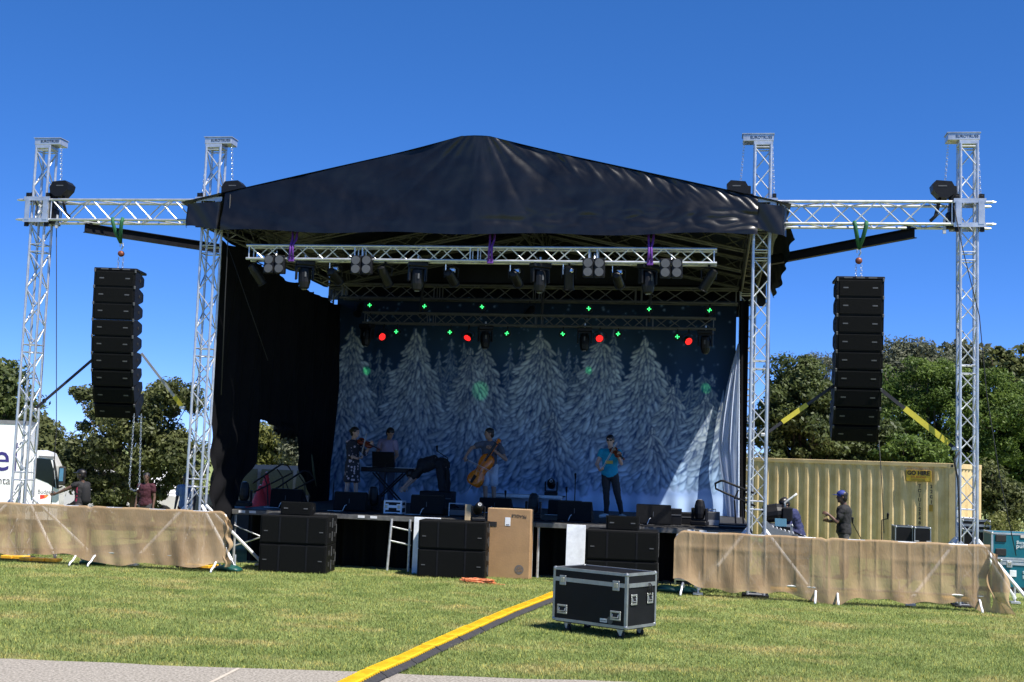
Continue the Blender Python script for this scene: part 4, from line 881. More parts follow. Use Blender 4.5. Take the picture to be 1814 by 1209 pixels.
def person(label, loc, H, sk, J_, clothes, grp=None, hands=((0, .7), (0, .7))):
    """joints are given for a 1.75 m figure in place axes (x to the container side, -y to the lawn); H scales it"""
    J = dict(DEF); J.update(J_); o = thing('person', loc, label, 'person', grp); o.scale = (H/1.75,)*3
    b = MB(); torso(b, J); hd = V3(J['head']); f = V3(J['face']).normalized(); up_ = Vector((0, 0, 1)); up_ = (up_-f*up_.dot(f)*.999).normalized() if abs(f.z) < .98 else Vector((0, 1, 0)); rt = f.cross(up_).normalized(); up_ = rt.cross(f)
    Mh = Matrix((rt, -f, up_)).transposed()
    b.cap(J['neck'], .058, hd-up_*.05, .052)
    b.ell(hd+up_*.025, (.074, .094, .092), Mh); b.ell(hd+f*.025-up_*.04, (.058, .066, .078), Mh); b.cap(hd+f*.085+up_*.012, .008, hd+f*.105-up_*.018, .013, 8)
    b.ell(hd+f*.082-up_*.052, (.022, .012, .010), Mh); b.ell(hd+f*.07-up_*.09, (.022, .018, .02), Mh)
    for s in (-1, 1): b.ell(hd+rt*s*.074-f*.005, (.010, .020, .030), Mh); b.ell(hd+f*.078+rt*s*.03+up_*.038, (.022, .012, .010), Mh)
    for s, k in ((-1, 'L'), (1, 'R')):
        b.cap(J['sh'+k], .052, J['el'+k], .040); b.cap(J['el'+k], .040, J['wr'+k], .026)
        hand(b, J['wr'+k], J['hd'+k], Vector((1, 0, .1))*(1 if k == 'L' else -1), hands[0 if k == 'L' else 1][1])
        limb(b, J['hip'+k], J['knee'+k], J['ank'+k], .085, .055, .038)
        a, t = V3(J['ank'+k]), V3(J['toe'+k]); b.cap(a-Vector((0, 0, .035)), .042, t, .030)
    body = b.build('body', sk, o, smooth=True); remesh(body, .0085)
    for s in (-1, 1): MB().ell(hd+f*.092+rt*s*.030+up_*.016, (.010, .006, .006), Mh, 8, 6).build('eye', RUB, o, smooth=True)
    for c in clothes:
        kind, m = c[0], c[1]; q = MB(); kw = c[2] if len(c) > 2 else {}
        if kind == 'shirt':
            torso(q, J, .014); sl = kw.get('sleeve', .55)
            for k in 'LR':
                a, e, w_ = V3(J['sh'+k]), V3(J['el'+k]), V3(J['wr'+k])
                if sl <= 1: q.cap(a, .066, a.lerp(e, sl), .056)
                else: q.cap(a, .066, e, .055); q.cap(e, .055, e.lerp(w_, sl-1), .042)
                q.cap(V3(J['neck'])+Vector((0, 0, -.045)), .055, a, .062)
            oo = q.build(kw.get('name', 'shirt'), m, o, smooth=True); remesh(oo, .011); folds(oo)
        elif kind in ('trousers', 'shorts'):
            f_ = kw.get('len', 1.92 if kind == 'trousers' else .85); P_ = V3(J['pel']); ax = (V3(J['waist'])-P_).normalized(); r_ = (V3(J['hipR'])-V3(J['hipL'])); r_ = Vector((r_.x, r_.y, 0)).normalized(); fw_ = ax.cross(r_).normalized()
            q.loft([ring(P_+ax*z, rx, ry, right=r_, fwd=fw_) for z, rx, ry in ((-.12, .12, .10), (-.03, .176, .126), (.05, .170, .122), (.10, .155, .112))]); lo = kw.get('loose', 0)
            for k in 'LR':
                a, e, w_ = V3(J['hip'+k]), V3(J['knee'+k]), V3(J['ank'+k]); q.cap(a, .098, a.lerp(e, min(1, f_)), .068+lo)
                if f_ > 1: q.cap(e, .066+lo, e.lerp(w_, f_-1), .047+lo)
            oo = q.build(kw.get('name', kind), m, o, smooth=True); remesh(oo, .012); folds(oo, .035 if kind != 'dress' else .05)
        elif kind == 'dress':
            P_, C_ = V3(J['pel']), V3(J['chest']); r_ = Vector((V3(J['shR'])-V3(J['shL'])).to_tuple()); r_.z = 0; r_.normalize(); fw_ = Vector((0, 0, 1)).cross(r_); torso(q, J, .016); zl = kw.get('hem', .5)
            q.loft([ring(Vector((P_.x*(1-t*.3), P_.y, P_.z-(P_.z-zl)*t)), .185+.03*t, .135+.035*t, right=r_, fwd=fw_) for t in (0, .25, .5, .75, 1)])
            for k in 'LR': a, e = V3(J['sh'+k]), V3(J['el'+k]); q.cap(a, .066, e.lerp(V3(J['wr'+k]), .1), .056); q.cap(V3(J['neck'])+Vector((0, 0, -.045)), .055, a, .062)
            oo = q.build('dress', m, o, smooth=True); remesh(oo, .012); folds(oo, .035 if kind != 'dress' else .05)
        elif kind == 'front_panel':
            torso(q, J, .021); q.v = [(min(x_, kw['cut']), y_, z_) for x_, y_, z_ in q.v]; q.build('front_panel', m, o, smooth=True)
        elif kind == 'shoes':
            for k in 'LR': a, t = V3(J['ank'+k]), V3(J['toe'+k]); s_ = MB(); s_.cap(a-Vector((0, 0, .04)), .050, t, .040); oo = s_.build('shoe', m, o, smooth=True)
        elif kind == 'hair':
            q.ell(hd+up_*.045-f*.018, (.086, .104, .086), Mh); q.ell(hd-f*.055-up_*.01, (.078, .055, .085), Mh)
            if kw.get('bun'): q.ell(hd-f*.12+up_*.03, (.045, .045, .045), Mh)
            if kw.get('tail'): q.cap(hd-f*.10, .04, hd-f*.14-up_*.25, .02)
            oo = q.build('hair', m, o, smooth=True); remesh(oo, .009); folds(oo, .02)
        elif kind == 'cap':
            q.ell(hd+up_*.055-f*.005, (.088, .108, .085), Mh)
            oo = q.build('cap', m, o, smooth=True); br = MB(); c0 = hd+up_*.045+f*.08
            br.ell(c0+f*.045, (.072, .075, .008), Mh @ Matrix.Rotation(R(-8), 3, 'X')); br.build('brim', m, oo, smooth=True)
        elif kind == 'glasses':
            for s in (-1, 1): q.ell(hd+f*.098+rt*s*.034+up_*.014, (.030, .010, .020), Mh, 10, 6)
            q.tube(hd+f*.1+rt*-.01+up_*.02, hd+f*.1+rt*.01+up_*.02, .004)
            for s in (-1, 1): q.tube(hd+f*.092+rt*s*.062+up_*.02, hd+rt*s*.08+up_*.02, .004)
            q.build('sunglasses', m, o)
        elif kind == 'band': q.cap(V3(J['wr'+kw['side']])-V3(J['hd'+kw['side']]).normalized()*.01, .032, V3(J['wr'+kw['side']])+V3(J['hd'+kw['side']]).normalized()*.01, .032); q.build('wristwatch', m, o, smooth=True)
    return o
def floral():
    m = mat('floral_fabric', (.03, .028, .035), .8); t = m.node_tree; b = t.nodes['Principled BSDF']
    tc = t.nodes.new('ShaderNodeTexCoord'); v = t.nodes.new('ShaderNodeTexVoronoi'); v.inputs['Scale'].default_value = 13; r_ = t.nodes.new('ShaderNodeValToRGB'); r_.color_ramp.interpolation = 'CONSTANT'
    r_.color_ramp.elements[0].color = (.55, .42, .42, 1); r_.color_ramp.elements[1].position = .33; r_.color_ramp.elements[1].color = (.022, .02, .026, 1)
    t.links.new(tc.outputs['Object'], v.inputs['Vector']); t.links.new(v.outputs['Distance'], r_.inputs['Fac']); t.links.new(r_.outputs[0], b.inputs['Base Color']); return m
MAUVE = mat('mauve_tee', (.30, .24, .33), .85); CHARC = mat('charcoal_tee', (.10, .11, .14), .85); BLUET = mat('turquoise_top', (.0, .27, .42), .75); LEG = mat('black_leggings', (.014, .014, .018), .75)
NAVY = mat('navy_cloth', (.018, .024, .085), .8); BLKT = mat('black_tee', (.011, .011, .013), .85); ROYAL = mat('royal_blue_cap', (.012, .03, .20), .7); REDV = mat('crimson_vest', (.20, .010, .04), .8)
DENIM = mat('blue_denim', (.055, .09, .17), .85); KHAKI = mat('pale_shorts', (.42, .50, .60), .8); OLIVE = mat('dark_shorts', (.05, .05, .055), .8)
def on(x, y, Y): q = py(x, y, Y); return q.x
WOODV = mat('violin_varnish', (.20, .035, .012), .25, 0, .3, 12, coat=.5); WOODC = mat('sunlit_cello_varnish', (.92, .22, .018), .25, 0, .25, 6, coat=.6); EBONY = mat('ebony', (.012, .01, .009), .35); BOW = mat('bow_wood', (.45, .33, .22), .4)  # cello orange raised in the colour to stand in for sunlight
def fiddle(name, label, cat, M, L, wood, grp=None, cello=False):
    """body outline in the XY plane, neck along +Y, belly towards +Z; L is the body length"""
    o = thing(name, (0, 0, 0), label, cat, grp); o.matrix_world = M; half = [(0, 0), (.12, .004), (.20, .05), (.235, .16), (.23, .25), (.19, .34), (.145, .40), (.128, .47), (.14, .55), (.175, .62), (.20, .72), (.20, .83), (.165, .92), (.09, .975), (.03, .99)]
    poly = [(x*L, y*L) for x, y in half]+[(-x*L, y*L) for x, y in half[::-1][:-1]]; T = .105*L if not cello else .15*L
    MB().prism(poly, -T/2, T/2).build('ribs', wood, o)
    for s in (-1, 1):
        k = MB(); rings = [[Vector((x*f_, L*.5+(y-L*.5)*f_, s*(T/2+.002+h*L))) for x, y in poly] for f_, h in ((1.04, 0), (1.03, .010), (.85, .03), (.5, .045), (.05, .05))]; k.loft(rings, cap=False).build('belly' if s > 0 else 'back', wood, o, smooth=True)
    MB().box((0, L*1.02, T/2+.03*L), (.07*L, .75*L, .03*L), ch=.003*L).build('fingerboard', EBONY, o)
    MB().box((0, L*1.20, T/2-.005*L), (.06*L, .50*L, .05*L), ch=.01*L).build('neck', wood, o); MB().lathe([(.001, -.05*L), (.045*L, -.05*L), (.055*L, 0), (.045*L, .05*L), (.001, .05*L)], 12, Matrix.Translation((0, L*1.5, T/2-.02*L)) @ Matrix.Rotation(R(90), 4, 'Y')).build('scroll', wood, o)
    for s in (-1, 1):
        for y in (1.38, 1.44): MB().tube((0, L*y, T/2), (s*.10*L, L*y, T/2), .012*L).build('peg', EBONY, o)
    MB().box((0, L*.42, T/2+.07*L), (.11*L, .012*L, .09*L)).build('bridge', BOW, o); MB().prism([(-.035*L, 0.03*L), (.035*L, .03*L), (.055*L, .28*L), (-.055*L, .28*L)], T/2+.05*L, T/2+.065*L).build('tailpiece', EBONY, o)
    st = MB()
    for k in range(4): st.tube(((k-1.5)*.018*L, L*.28, T/2+.065*L), ((k-1.5)*.018*L, L*.42, T/2+.12*L), .0016*L, n=4); st.tube(((k-1.5)*.018*L, L*.42, T/2+.12*L), ((k-1.5)*.012*L, L*1.40, T/2+.045*L), .0016*L, n=4)
    st.build('strings', CHAIN, o)
    for s in (-1, 1): MB().path([(s*.10*L, L*.34, T/2+.042*L), (s*.085*L, L*.42, T/2+.047*L), (s*.10*L, L*.50, T/2+.040*L)], .008*L, 5).build('sound_hole', EBONY, o)
    if cello: MB().tube((0, -.0, 0), (0, -.38*L, 0), .007).build('end_pin', CHAIN, o)
    return o
def frame(org, yax, zhint):
    y = V3(yax).normalized(); z = V3(zhint); z = (z-y*z.dot(y)).normalized(); x = y.cross(z); M = Matrix((x, y, z)).transposed().to_4x4(); M.translation = V3(org); return M
def bow(label, a, b, grp='bows'):
    o = thing('bow', a, label, 'bow', grp); d = V3(b)-V3(a); n = Vector((0, 0, 1)).cross(d).normalized().cross(d).normalized()*-.02
    MB().path([(0, 0, 0), d*.5-n*.3, d], .006, 6).build('stick', BOW, o); MB().path([n, d+n*.9], .004, 4).build('hair_ribbon', TAPE, o); MB().box(d*.05+n*.5, (.03, .03, .03)).build('frog', EBONY, o)
# --- violinist in turquoise
VY = 4.2; VX = on(1080, 850, VY); S = 1.68/1.75
def W(loc, H, p): return Vector(loc)+Vector(p)*(H/1.75)
L2 = (VX, VY, DZ)
vt = person('violinist in turquoise top, black leggings and sunglasses playing on stage', L2, 1.68, SK1, dict(pel=(0, 0, .95), hipL=(-.08, 0, .92), hipR=(.09, 0, .92), kneeL=(-.06, -.03, .49), kneeR=(.18, -.02, .50), ankL=(-.05, 0, .09), ankR=(.27, .03, .09), toeL=(-.16, -.14, .03), toeR=(.36, -.13, .03), head=(-.01, -.02, 1.64), face=(-.12, -1, -.05), elL=(-.28, -.04, 1.13), wrL=(-.20, -.22, 1.0), hdL=(.35, -.5, .1), elR=(.25, -.16, 1.16), wrR=(.19, -.34, 1.31), hdR=(.2, -.35, .6)),
       [('shirt', BLUET, dict(sleeve=.35, name='top')), ('trousers', LEG, dict(name='leggings')), ('hair', HAIR, dict(tail=True)), ('glasses', EBONY), ('shoes', mat('pale_shoes', (.6, .58, .55), .6))])
s_ = MB().box(Vector((-.01, -.142, 1.18)), (.16, .01, .07), ch=.004).build('shirt_print', mat('ochre_print', (.42, .33, .08), .8)); s_.parent = vt
fiddle('violin', 'red-brown violin held by the violinist in turquoise', 'violin', frame(W(L2, 1.68, (.04, -.10, 1.47)), (.30, -.45, -.24), (-.25, -.3, .9)), .36, WOODV, 'violins')
bow('violin bow held by the violinist in turquoise', W(L2, 1.68, (-.14, -.29, 1.02)), W(L2, 1.68, (.17, -.36, 1.60)))
# --- violinist in floral dress, turned toward the cellist
VY = 5.3; L1 = (on(624, 830, VY), VY, DZ); H1 = 1.70
person('violinist in dark floral dress turned sideways beside the keyboard', L1, H1, SK1, dict(shL=(-.06, -.15, 1.40), shR=(.02, .17, 1.40), hipL=(-.03, -.08, .92), hipR=(.03, .08, .92), kneeL=(-.07, -.08, .49), kneeR=(.08, .08, .49), ankL=(-.10, -.08, .09), ankR=(.10, .08, .09), toeL=(.06, -.14, .03), toeR=(.27, .06, .03), head=(.04, -.03, 1.64), face=(.9, -.35, -.05), elL=(-.02, -.26, 1.12), wrL=(.20, -.30, 1.05), hdL=(.9, -.2, .1), elR=(.28, .0, 1.16), wrR=(.42, -.08, 1.34), hdR=(.35, -.1, .8)),
       [('dress', floral(), dict(hem=.52)), ('hair', HAIR, dict(bun=True)), ('shoes', EBONY)])
fiddle('violin', 'dark violin held by the violinist in the floral dress', 'violin', frame(W(L1, H1, (.13, -.05, 1.47)), (.50, -.06, -.20), (-.2, -.55, .8)), .36, WOODV, 'violins')
bow('violin bow held by the violinist in the floral dress', W(L1, H1, (.29, -.33, 1.07)), W(L1, H1, (.36, -.20, 1.62)))
# --- man at the keyboard
VY = 6.55; L3 = (on(686, 830, VY), VY, DZ)
person('man in mauve tee standing at the keyboard looking down', L3, 1.76, SK2, dict(shL=(-.18, .04, 1.40), shR=(.16, -.05, 1.40), head=(.06, -.09, 1.61), face=(.65, -.7, -.45), neck=(.02, -.02, 1.47), elL=(-.27, .02, 1.12), wrL=(-.20, -.28, 1.0), hdL=(.1, -1, -.1), elR=(.24, -.08, 1.12), wrR=(.22, -.34, 1.0), hdR=(-.1, -1, -.1)),
       [('shirt', MAUVE, dict(sleeve=.5)), ('trousers', DENIM, dict(loose=.01)), ('hair', HAIR), ('shoes', EBONY)])
# --- cellist, one foot on the riser edge
VY = 6.1; L4 = (on(866, 840, VY), VY, DZ); H4 = 1.80
person('cellist in charcoal tee and pale shorts playing standing up', L4, H4, SK2, dict(shL=(-.17, -.05, 1.39), shR=(.19, .05, 1.38), head=(-.02, -.05, 1.63), face=(-.85, -.5, -.08), hipL=(-.09, 0, .92), hipR=(.10, 0, .92), kneeL=(-.06, -.06, .49), kneeR=(.12, 0, .50), ankL=(-.04, -.02, .09), ankR=(.13, .03, .09), elL=(-.36, -.22, 1.31), wrL=(-.47, -.32, 1.12), hdL=(.15, -.3, -.8), elR=(.38, -.10, 1.08), wrR=(.10, -.26, 1.30), hdR=(-.8, -.1, .35)),
       [('shirt', CHARC, dict(sleeve=.55)), ('shorts', KHAKI, dict(loose=.02)), ('hair', HAIR), ('shoes', EBONY), ('band', EBONY, dict(side='R'))])
fiddle('cello', 'orange cello leaning across the cellist', 'cello', frame(W(L4, H4, (-.30, -.30, .52)), (.50, .06, .86), (-.28, -.95, .25)), .76, WOODC, None, True)
bow('cello bow drawn across the orange cello', W(L4, H4, (-.42, -.48, 1.05)), W(L4, H4, (.14, -.52, .80)), None)
# --- person bending over, back to the lawn
VY = 6.0; L5 = (on(782, 840, VY), VY, DZ)
person('person in black bending far over with a strip of bare lower back', L5, 1.80, SK1, dict(pel=(.0, .02, .92), waist=(-.12, -.08, 1.00), chest=(-.34, -.18, .90), neck=(-.50, -.24, .78), head=(-.60, -.30, .68), face=(-.5, -.3, -.9), shL=(-.42, -.38, .80), shR=(-.42, 0.0, .84), hipL=(-.02, -.09, .90), hipR=(.04, .10, .90), kneeL=(.05, -.16, .50), kneeR=(.10, .12, .50), ankL=(.10, -.10, .09), ankR=(.08, .12, .09), toeL=(-.08, -.2, .03), toeR=(-.1, .05, .03), elL=(-.58, -.44, .58), elR=(-.6, 0, .58), wrL=(-.72, -.42, .42), wrR=(-.75, -.05, .42), hdL=(-.5, 0, -.8), hdR=(-.5, 0, -.8), w=1.25),
       [('shirt', BLKT, dict(sleeve=.7)), ('trousers', mat('black_trousers', (.012, .012, .014), .85), dict(loose=.015)), ('hair', HAIR), ('shoes', EBONY)])
# --- crew at the open end
VY = 4.4; L6 = (on(1495, 930, VY), VY, 0)
person('crew man in royal blue cap and black tee reaching forward', L6, 1.76, SK3, dict(shL=(-.03, -.17, 1.38), shR=(.03, .17, 1.40), hipL=(0, -.09, .92), hipR=(0, .09, .92), head=(-.05, -.02, 1.62), face=(-1, -.15, -.02), kneeL=(-.02, -.09, .49), kneeR=(.03, .09, .49), ankL=(0, -.09, .09), ankR=(.05, .09, .09), toeL=(-.18, -.1, .03), toeR=(-.13, .1, .03), elL=(-.16, -.22, 1.13), wrL=(-.30, -.14, 1.26), hdL=(-.8, .1, .35), elR=(-.12, .22, 1.14), wrR=(-.28, .10, 1.12), hdR=(-.8, -.2, .3), w=1.12),
       [('shirt', BLKT, dict(sleeve=.6)), ('trousers', OLIVE, dict(loose=.02)), ('hair', HAIR), ('cap', ROYAL), ('shoes', EBONY)])
VY = 3.9; L7 = (on(1408, 930, VY), VY, 0)
person('crew person in navy pullover and cap stooping at the mixing desk', L7, 1.70, SK2, dict(pel=(.02, .05, .93), waist=(.02, .04, 1.08), chest=(-.05, -.02, 1.26), neck=(-.14, -.06, 1.38), head=(-.22, -.10, 1.50), face=(-.75, -.6, -.5), shL=(-.16, -.20, 1.30), shR=(.0, .14, 1.34), elL=(-.12, -.34, 1.02), wrL=(-.30, -.42, .96), hdL=(-.8, -.3, -.1), elR=(-.05, .18, 1.05), wrR=(-.25, .05, .95), hdR=(-.8, -.3, -.1), w=1.08),
       [('shirt', NAVY, dict(sleeve=1.85, name='pullover')), ('trousers', NAVY, dict(loose=.02)), ('hair', HAIR), ('cap', EBONY), ('shoes', EBONY)])
# --- crew near the truck
VY = 4.6; q = on(144, 870, VY); L8 = (q, VY, ground_z(q, VY)-.0)
cm = person('crew man in black cap and crimson vest reaching toward the truck mirror', L8, 1.66, SK3, dict(shL=(-.05, -.17, 1.40), shR=(.06, .16, 1.40), hipL=(0, -.09, .92), hipR=(.02, .09, .92), head=(-.02, -.02, 1.63), face=(-1, -.1, 0), elL=(-.28, -.22, 1.28), wrL=(-.50, -.22, 1.18), hdL=(-.9, 0, -.2), elR=(-.06, .2, 1.12), wrR=(-.30, .1, .93), hdR=(-.8, 0, -.4)),
       [('shirt', BLKT, dict(sleeve=.25, name='vest')), ('front_panel', REDV, dict(cut=-.005)), ('trousers', OLIVE, dict(loose=.02)), ('hair', HAIR), ('cap', EBONY), ('shoes', EBONY)])
bp = MB().cap(Vector((.10, 0, 1.32)), .12, Vector((.11, 0, 1.05)), .13).build('backpack', BLKT, smooth=True); bp.parent = cm
VY = 8.6; q = on(258, 880, VY); person('crew person in crimson shirt painted shade-dark, standing before the leafy tree', (q, VY, ground_z(q, VY)), 1.68, SK3, dict(face=(.3, -.9, 0), head=(0, -.02, 1.63)), [('shirt', mat('shaded_crimson', (.045, .006, .014), .85), dict(sleeve=.5)), ('trousers', OLIVE, dict(loose=.02)), ('hair', HAIR), ('shoes', EBONY)])  # shirt colour darkened to imitate shade from the bush
VY = 6.4; q = on(329, 880, VY); person('crew person in pale blue shirt half hidden behind the drape end tower', (q, VY, ground_z(q, VY)), 1.62, SK3, dict(face=(-.6, -.7, 0), head=(0, -.02, 1.63)), [('shirt', mat('pale_blue_shirt', (.16, .22, .34), .8), dict(sleeve=.6)), ('trousers', mat('maroon_shorts', (.09, .012, .015), .85), dict(loose=.02)), ('hair', HAIR), ('shoes', EBONY)])
# ------------------------------------------------------------------ container
CREAM = mat('cream_container_paint', (.60, .43, .20), .5, 0, .12, 2.5, .05, 30, c2=(.68, .52, .28)); 
CY = 10.0; cq = py(1693, 822, CY); TH = R(26.5); CH = 2.43
cont = thing('shipping_container', (cq.x, CY, 0), 'cream corrugated shipping container behind the barrier beside the trees', 'container', rz=-TH)
CL, CW = 6.06, 2.2       # local: x runs to the left (negative), y into the depth
prof = []; pitch = .278; x = -.16; n = int((CL-.32)/pitch)
for k in range(n):
    prof += [(x, .0), (x-.072, .0), (x-.140, .040), (x-.210, .040), ]; x -= pitch
prof.append((x, 0)); prof.append((-CL+.16, 0))
vs = [(a, b+.03, z) for z in (.16, CH-.10) for a, b in prof]; m_ = len(prof)
MB().add(vs, [(i+1, i, m_+i, m_+i+1) for i in range(m_-1)]).build('side_panel', CREAM, cont)
MB().box((-CL/2, .052, CH-.05), (CL-.3, .06, .10), ch=.008).build('top_rail', CREAM, cont); MB().box((-CL/2, .03, .08), (CL-.3, .06, .16)).build('bottom_rail', CREAM, cont)
MB().box((-CL/2, CW/2, CH-.02), (CL-.1, CW-.1, .03)).build('roof_panel', CREAM, cont)
MB().box((-CL/2, CW-.03, CH/2), (CL-.3, .05, CH-.2)).build('far_panel', CREAM, cont); MB().box((-CL+.03, CW/2, CH/2), (.05, CW-.3, CH-.2)).build('far_end', CREAM, cont)
for xx in (-.08, -CL+.08):
    for yy in (.08, CW-.08):
        MB().box((xx, yy, CH/2), (.16, .16, CH-.24), ch=.008).build('corner_post', CREAM, cont)
        for z in (.06, CH-.06): c_ = MB().box((xx, yy, z), (.18, .18, .12), ch=.006).build('corner_casting', CREAM, cont); MB().box((xx, yy-.091*(1 if yy < 1 else -1), z), (.05, .004, .06)).build('lashing_hole', RUB, c_)
ep = []; y = .17; k = 0
while y < CW-.2: ep += [(y, 0), (y+.10, 0), (y+.14, .03), (y+.24, .03)]; y += .28
ep.append((CW-.16, 0)); m_ = len(ep); vs = [(-.02-b, a, z) for z in (.14, CH-.12) for a, b in ep]
MB().add(vs, [(i, i+1, m_+i+1, m_+i) for i in range(m_-1)]).build('end_panel', CREAM, cont)
for z in (.07, CH-.06): MB().box((-.03, CW/2, z), (.06, CW-.36, .12)).build('end_rail', CREAM, cont)
SGN = mat('yellow_sign', (.62, .40, .03), .4, 0, .05); SGT = mat('sign_black', (.03, .02, .015), .5)
MF = lambda x_, y_, z_: Matrix.Translation((x_, y_, z_)) @ FRONT
sg = MB().box((-.90, .012, CH-.33), (.62, .02, .28), ch=.005).build('hire_sign', SGN, cont); bd_ = MB(); [bd_.box((-.90, .000, CH-.33+s*.132), (.60, .004, .008)) for s in (-1, 1)]; [bd_.box((-.90+s*.302, .000, CH-.33), (.008, .004, .26)) for s in (-1, 1)]; bd_.build('sign_border', SGT, sg)
text('GO HIRE', .14, SGT, sg, MF(-.90, -.001, CH-.265), bold=.007); text('SITE RENTALS', .06, mat('sign_red', (.30, .06, .02), .5), sg, MF(-.90, -.001, CH-.36)); text('TOILETS & SITE SHEDS', .035, SGT, sg, MF(-.90, -.001, CH-.43))
for i, ch_ in enumerate('TOIU125483'): text(ch_, .115, SGT, cont, MF(-.885-.31*.0, .068, CH-.58-.112*i), 'container_number', .001, bold=.004)
for i, ch_ in enumerate('22G1'): text(ch_, .115, SGT, cont, MF(-.60, .068, CH-.58-.125*i), 'size_code', .001, bold=.004)
MB().box((-.60, .064, CH-1.10), (.10, .006, .16)).build('warning_plate', mat('orange_plate', (.42, .24, .03), .5), cont)

# ------------------------------------------------------------------ trees and bushes
def leaf_mat(name, a, b, tr=.42):
    m = bpy.data.materials.new(name); m.use_nodes = True; t = m.node_tree; bs = t.nodes['Principled BSDF']; at = t.nodes.new('ShaderNodeAttribute'); at.attribute_name = 'tone'
    r_ = t.nodes.new('ShaderNodeValToRGB'); r_.color_ramp.elements[0].color = (*a, 1); r_.color_ramp.elements[1].color = (*b, 1); t.links.new(at.outputs['Fac'], r_.inputs['Fac'])
    t.links.new(r_.outputs[0], bs.inputs['Base Color']); bs.inputs['Roughness'].default_value = .55; bs.inputs['Specular IOR Level'].default_value = .35
    s = t.nodes.new('ShaderNodeBsdfTranslucent'); mx = t.nodes.new('ShaderNodeMixShader'); mx.inputs[0].default_value = tr; t.links.new(r_.outputs[0], s.inputs['Color']); t.links.new(bs.outputs[0], mx.inputs[1]); t.links.new(s.outputs[0], mx.inputs[2]); t.links.new(mx.outputs[0], t.nodes['Material Output'].inputs['Surface']); return m
LF_D = leaf_mat('dark_leaf', (.036, .056, .018), (.13, .16, .05)); LF_O = leaf_mat('olive_leaf', (.040, .056, .020), (.18, .195, .068)); LF_G = leaf_mat('bright_leaf', (.035, .075, .014), (.17, .24, .045)); LF_P = leaf_mat('grey_leaf', (.06, .075, .045), (.20, .21, .13)); LF_Y = leaf_mat('yellow_leaf', (.07, .09, .02), (.24, .24, .07))
BARK = mat('bark', (.10, .075, .055), .9, 0, .4, 8, .5, 30)
def crown_mesh(name, blobs, n, leaf, lm, seed, aspect=.5, clump=.30, nclump=70, thin=1.0):
    r = np.random.default_rng(seed); vol = np.array([b[3]*b[4]*b[5] for b in blobs])**.7; vol = vol/vol.sum(); C = []; CR = []
    for b, f in zip(blobs, vol):
        k = max(4, int(nclump*f)); d = r.standard_normal((k, 3)); d /= np.linalg.norm(d, axis=1)[:, None]; rad = (r.random(k)**.30)[:, None]*np.where(r.random(k) > .82, 1.22, .93)[:, None]
        C.append(np.array(b[:3])+d*rad*np.array(b[3:6])); CR.append(np.full(k, clump)*(.55+.8*r.random(k)))
    C = np.concatenate(C); CR = np.concatenate(CR); tone = r.random(len(C))*.5; idx = r.integers(0, len(C), n)
    d = r.standard_normal((n, 3)); d /= np.linalg.norm(d, axis=1)[:, None]; rad = r.random(n)**.45; P_ = C[idx]+d*(CR[idx]*rad)[:, None]*np.array((1.15, 1.15, .75))
    sz = leaf*(.6+.8*r.random(n)); nr = d*.7+r.standard_normal((n, 3))*.6+np.array((0, 0, .35)); nr /= np.linalg.norm(nr, axis=1)[:, None]; a = np.cross(nr, r.standard_normal((n, 3))); a /= np.linalg.norm(a, axis=1)[:, None]; b_ = np.cross(nr, a)
    V = np.empty((n, 4, 3), np.float32); V[:, 0] = P_-a*sz[:, None]; V[:, 1] = P_-b_*(sz*aspect)[:, None]+nr*(sz*.15)[:, None]; V[:, 2] = P_+a*sz[:, None]; V[:, 3] = P_+b_*(sz*aspect)[:, None]+nr*(sz*.15)[:, None]
    me = bpy.data.meshes.new(name); me.vertices.add(n*4); me.vertices.foreach_set('co', V.ravel()); me.loops.add(n*4); me.loops.foreach_set('vertex_index', np.arange(n*4, dtype=np.int32)); me.polygons.add(n); me.polygons.foreach_set('loop_start', np.arange(0, n*4, 4, dtype=np.int32)); me.update()
    at = me.attributes.new('tone', 'FLOAT', 'POINT'); tv = np.clip(tone[idx]+.5*r.random(n), 0, 1).astype(np.float32); at.data.foreach_set('value', np.repeat(tv, 4)); me.materials.append(lm); return me, C
def tree(name, label, base, blobs, n, leaf, lm, seed, trunk=.12, aspect=.5, clump=.3, nclump=70, cat='tree', grp=None, lean=(0, 0)):
    """blobs are (x, y, z, rx, ry, rz) relative to the base"""
    o = thing(name, base, label, cat, grp); me, C = crown_mesh('crown', blobs, n, leaf, lm, seed, aspect, clump, nclump); put('crown', me, o)
    r = random.Random(seed); tm = MB(); zc = sum(b[2] for b in blobs)/len(blobs); cx_ = sum(b[0] for b in blobs)/len(blobs); top_ = Vector((cx_, 0, zc))
    tm.path([(0, 0, -.1), (cx_*.2+.05, 0, zc*.35), (cx_*.6-.04, .03, zc*.7), top_], [trunk, trunk*.8, trunk*.6, trunk*.35], 8); tm.build('trunk', BARK, o, smooth=True)
    lm_ = MB()
    for k in r.sample(range(len(C)), min(44, len(C))):
        c = Vector(C[k]); s = Vector((cx_*.4, 0, zc*r.uniform(.25, .8))); mid = s.lerp(c, .5)+Vector((r.uniform(-.1, .1), r.uniform(-.1, .1), .12)); lm_.path([s, mid, c], [trunk*.35, trunk*.2, trunk*.06], 5)
    lm_.build('limbs', BARK, o, smooth=True); return o
def sc(Y): return FOC/(Y+22.2)        # photo pixels per metre at depth Y
def at_px(xc, yc, Y, base): q = py(xc, yc, Y); return q
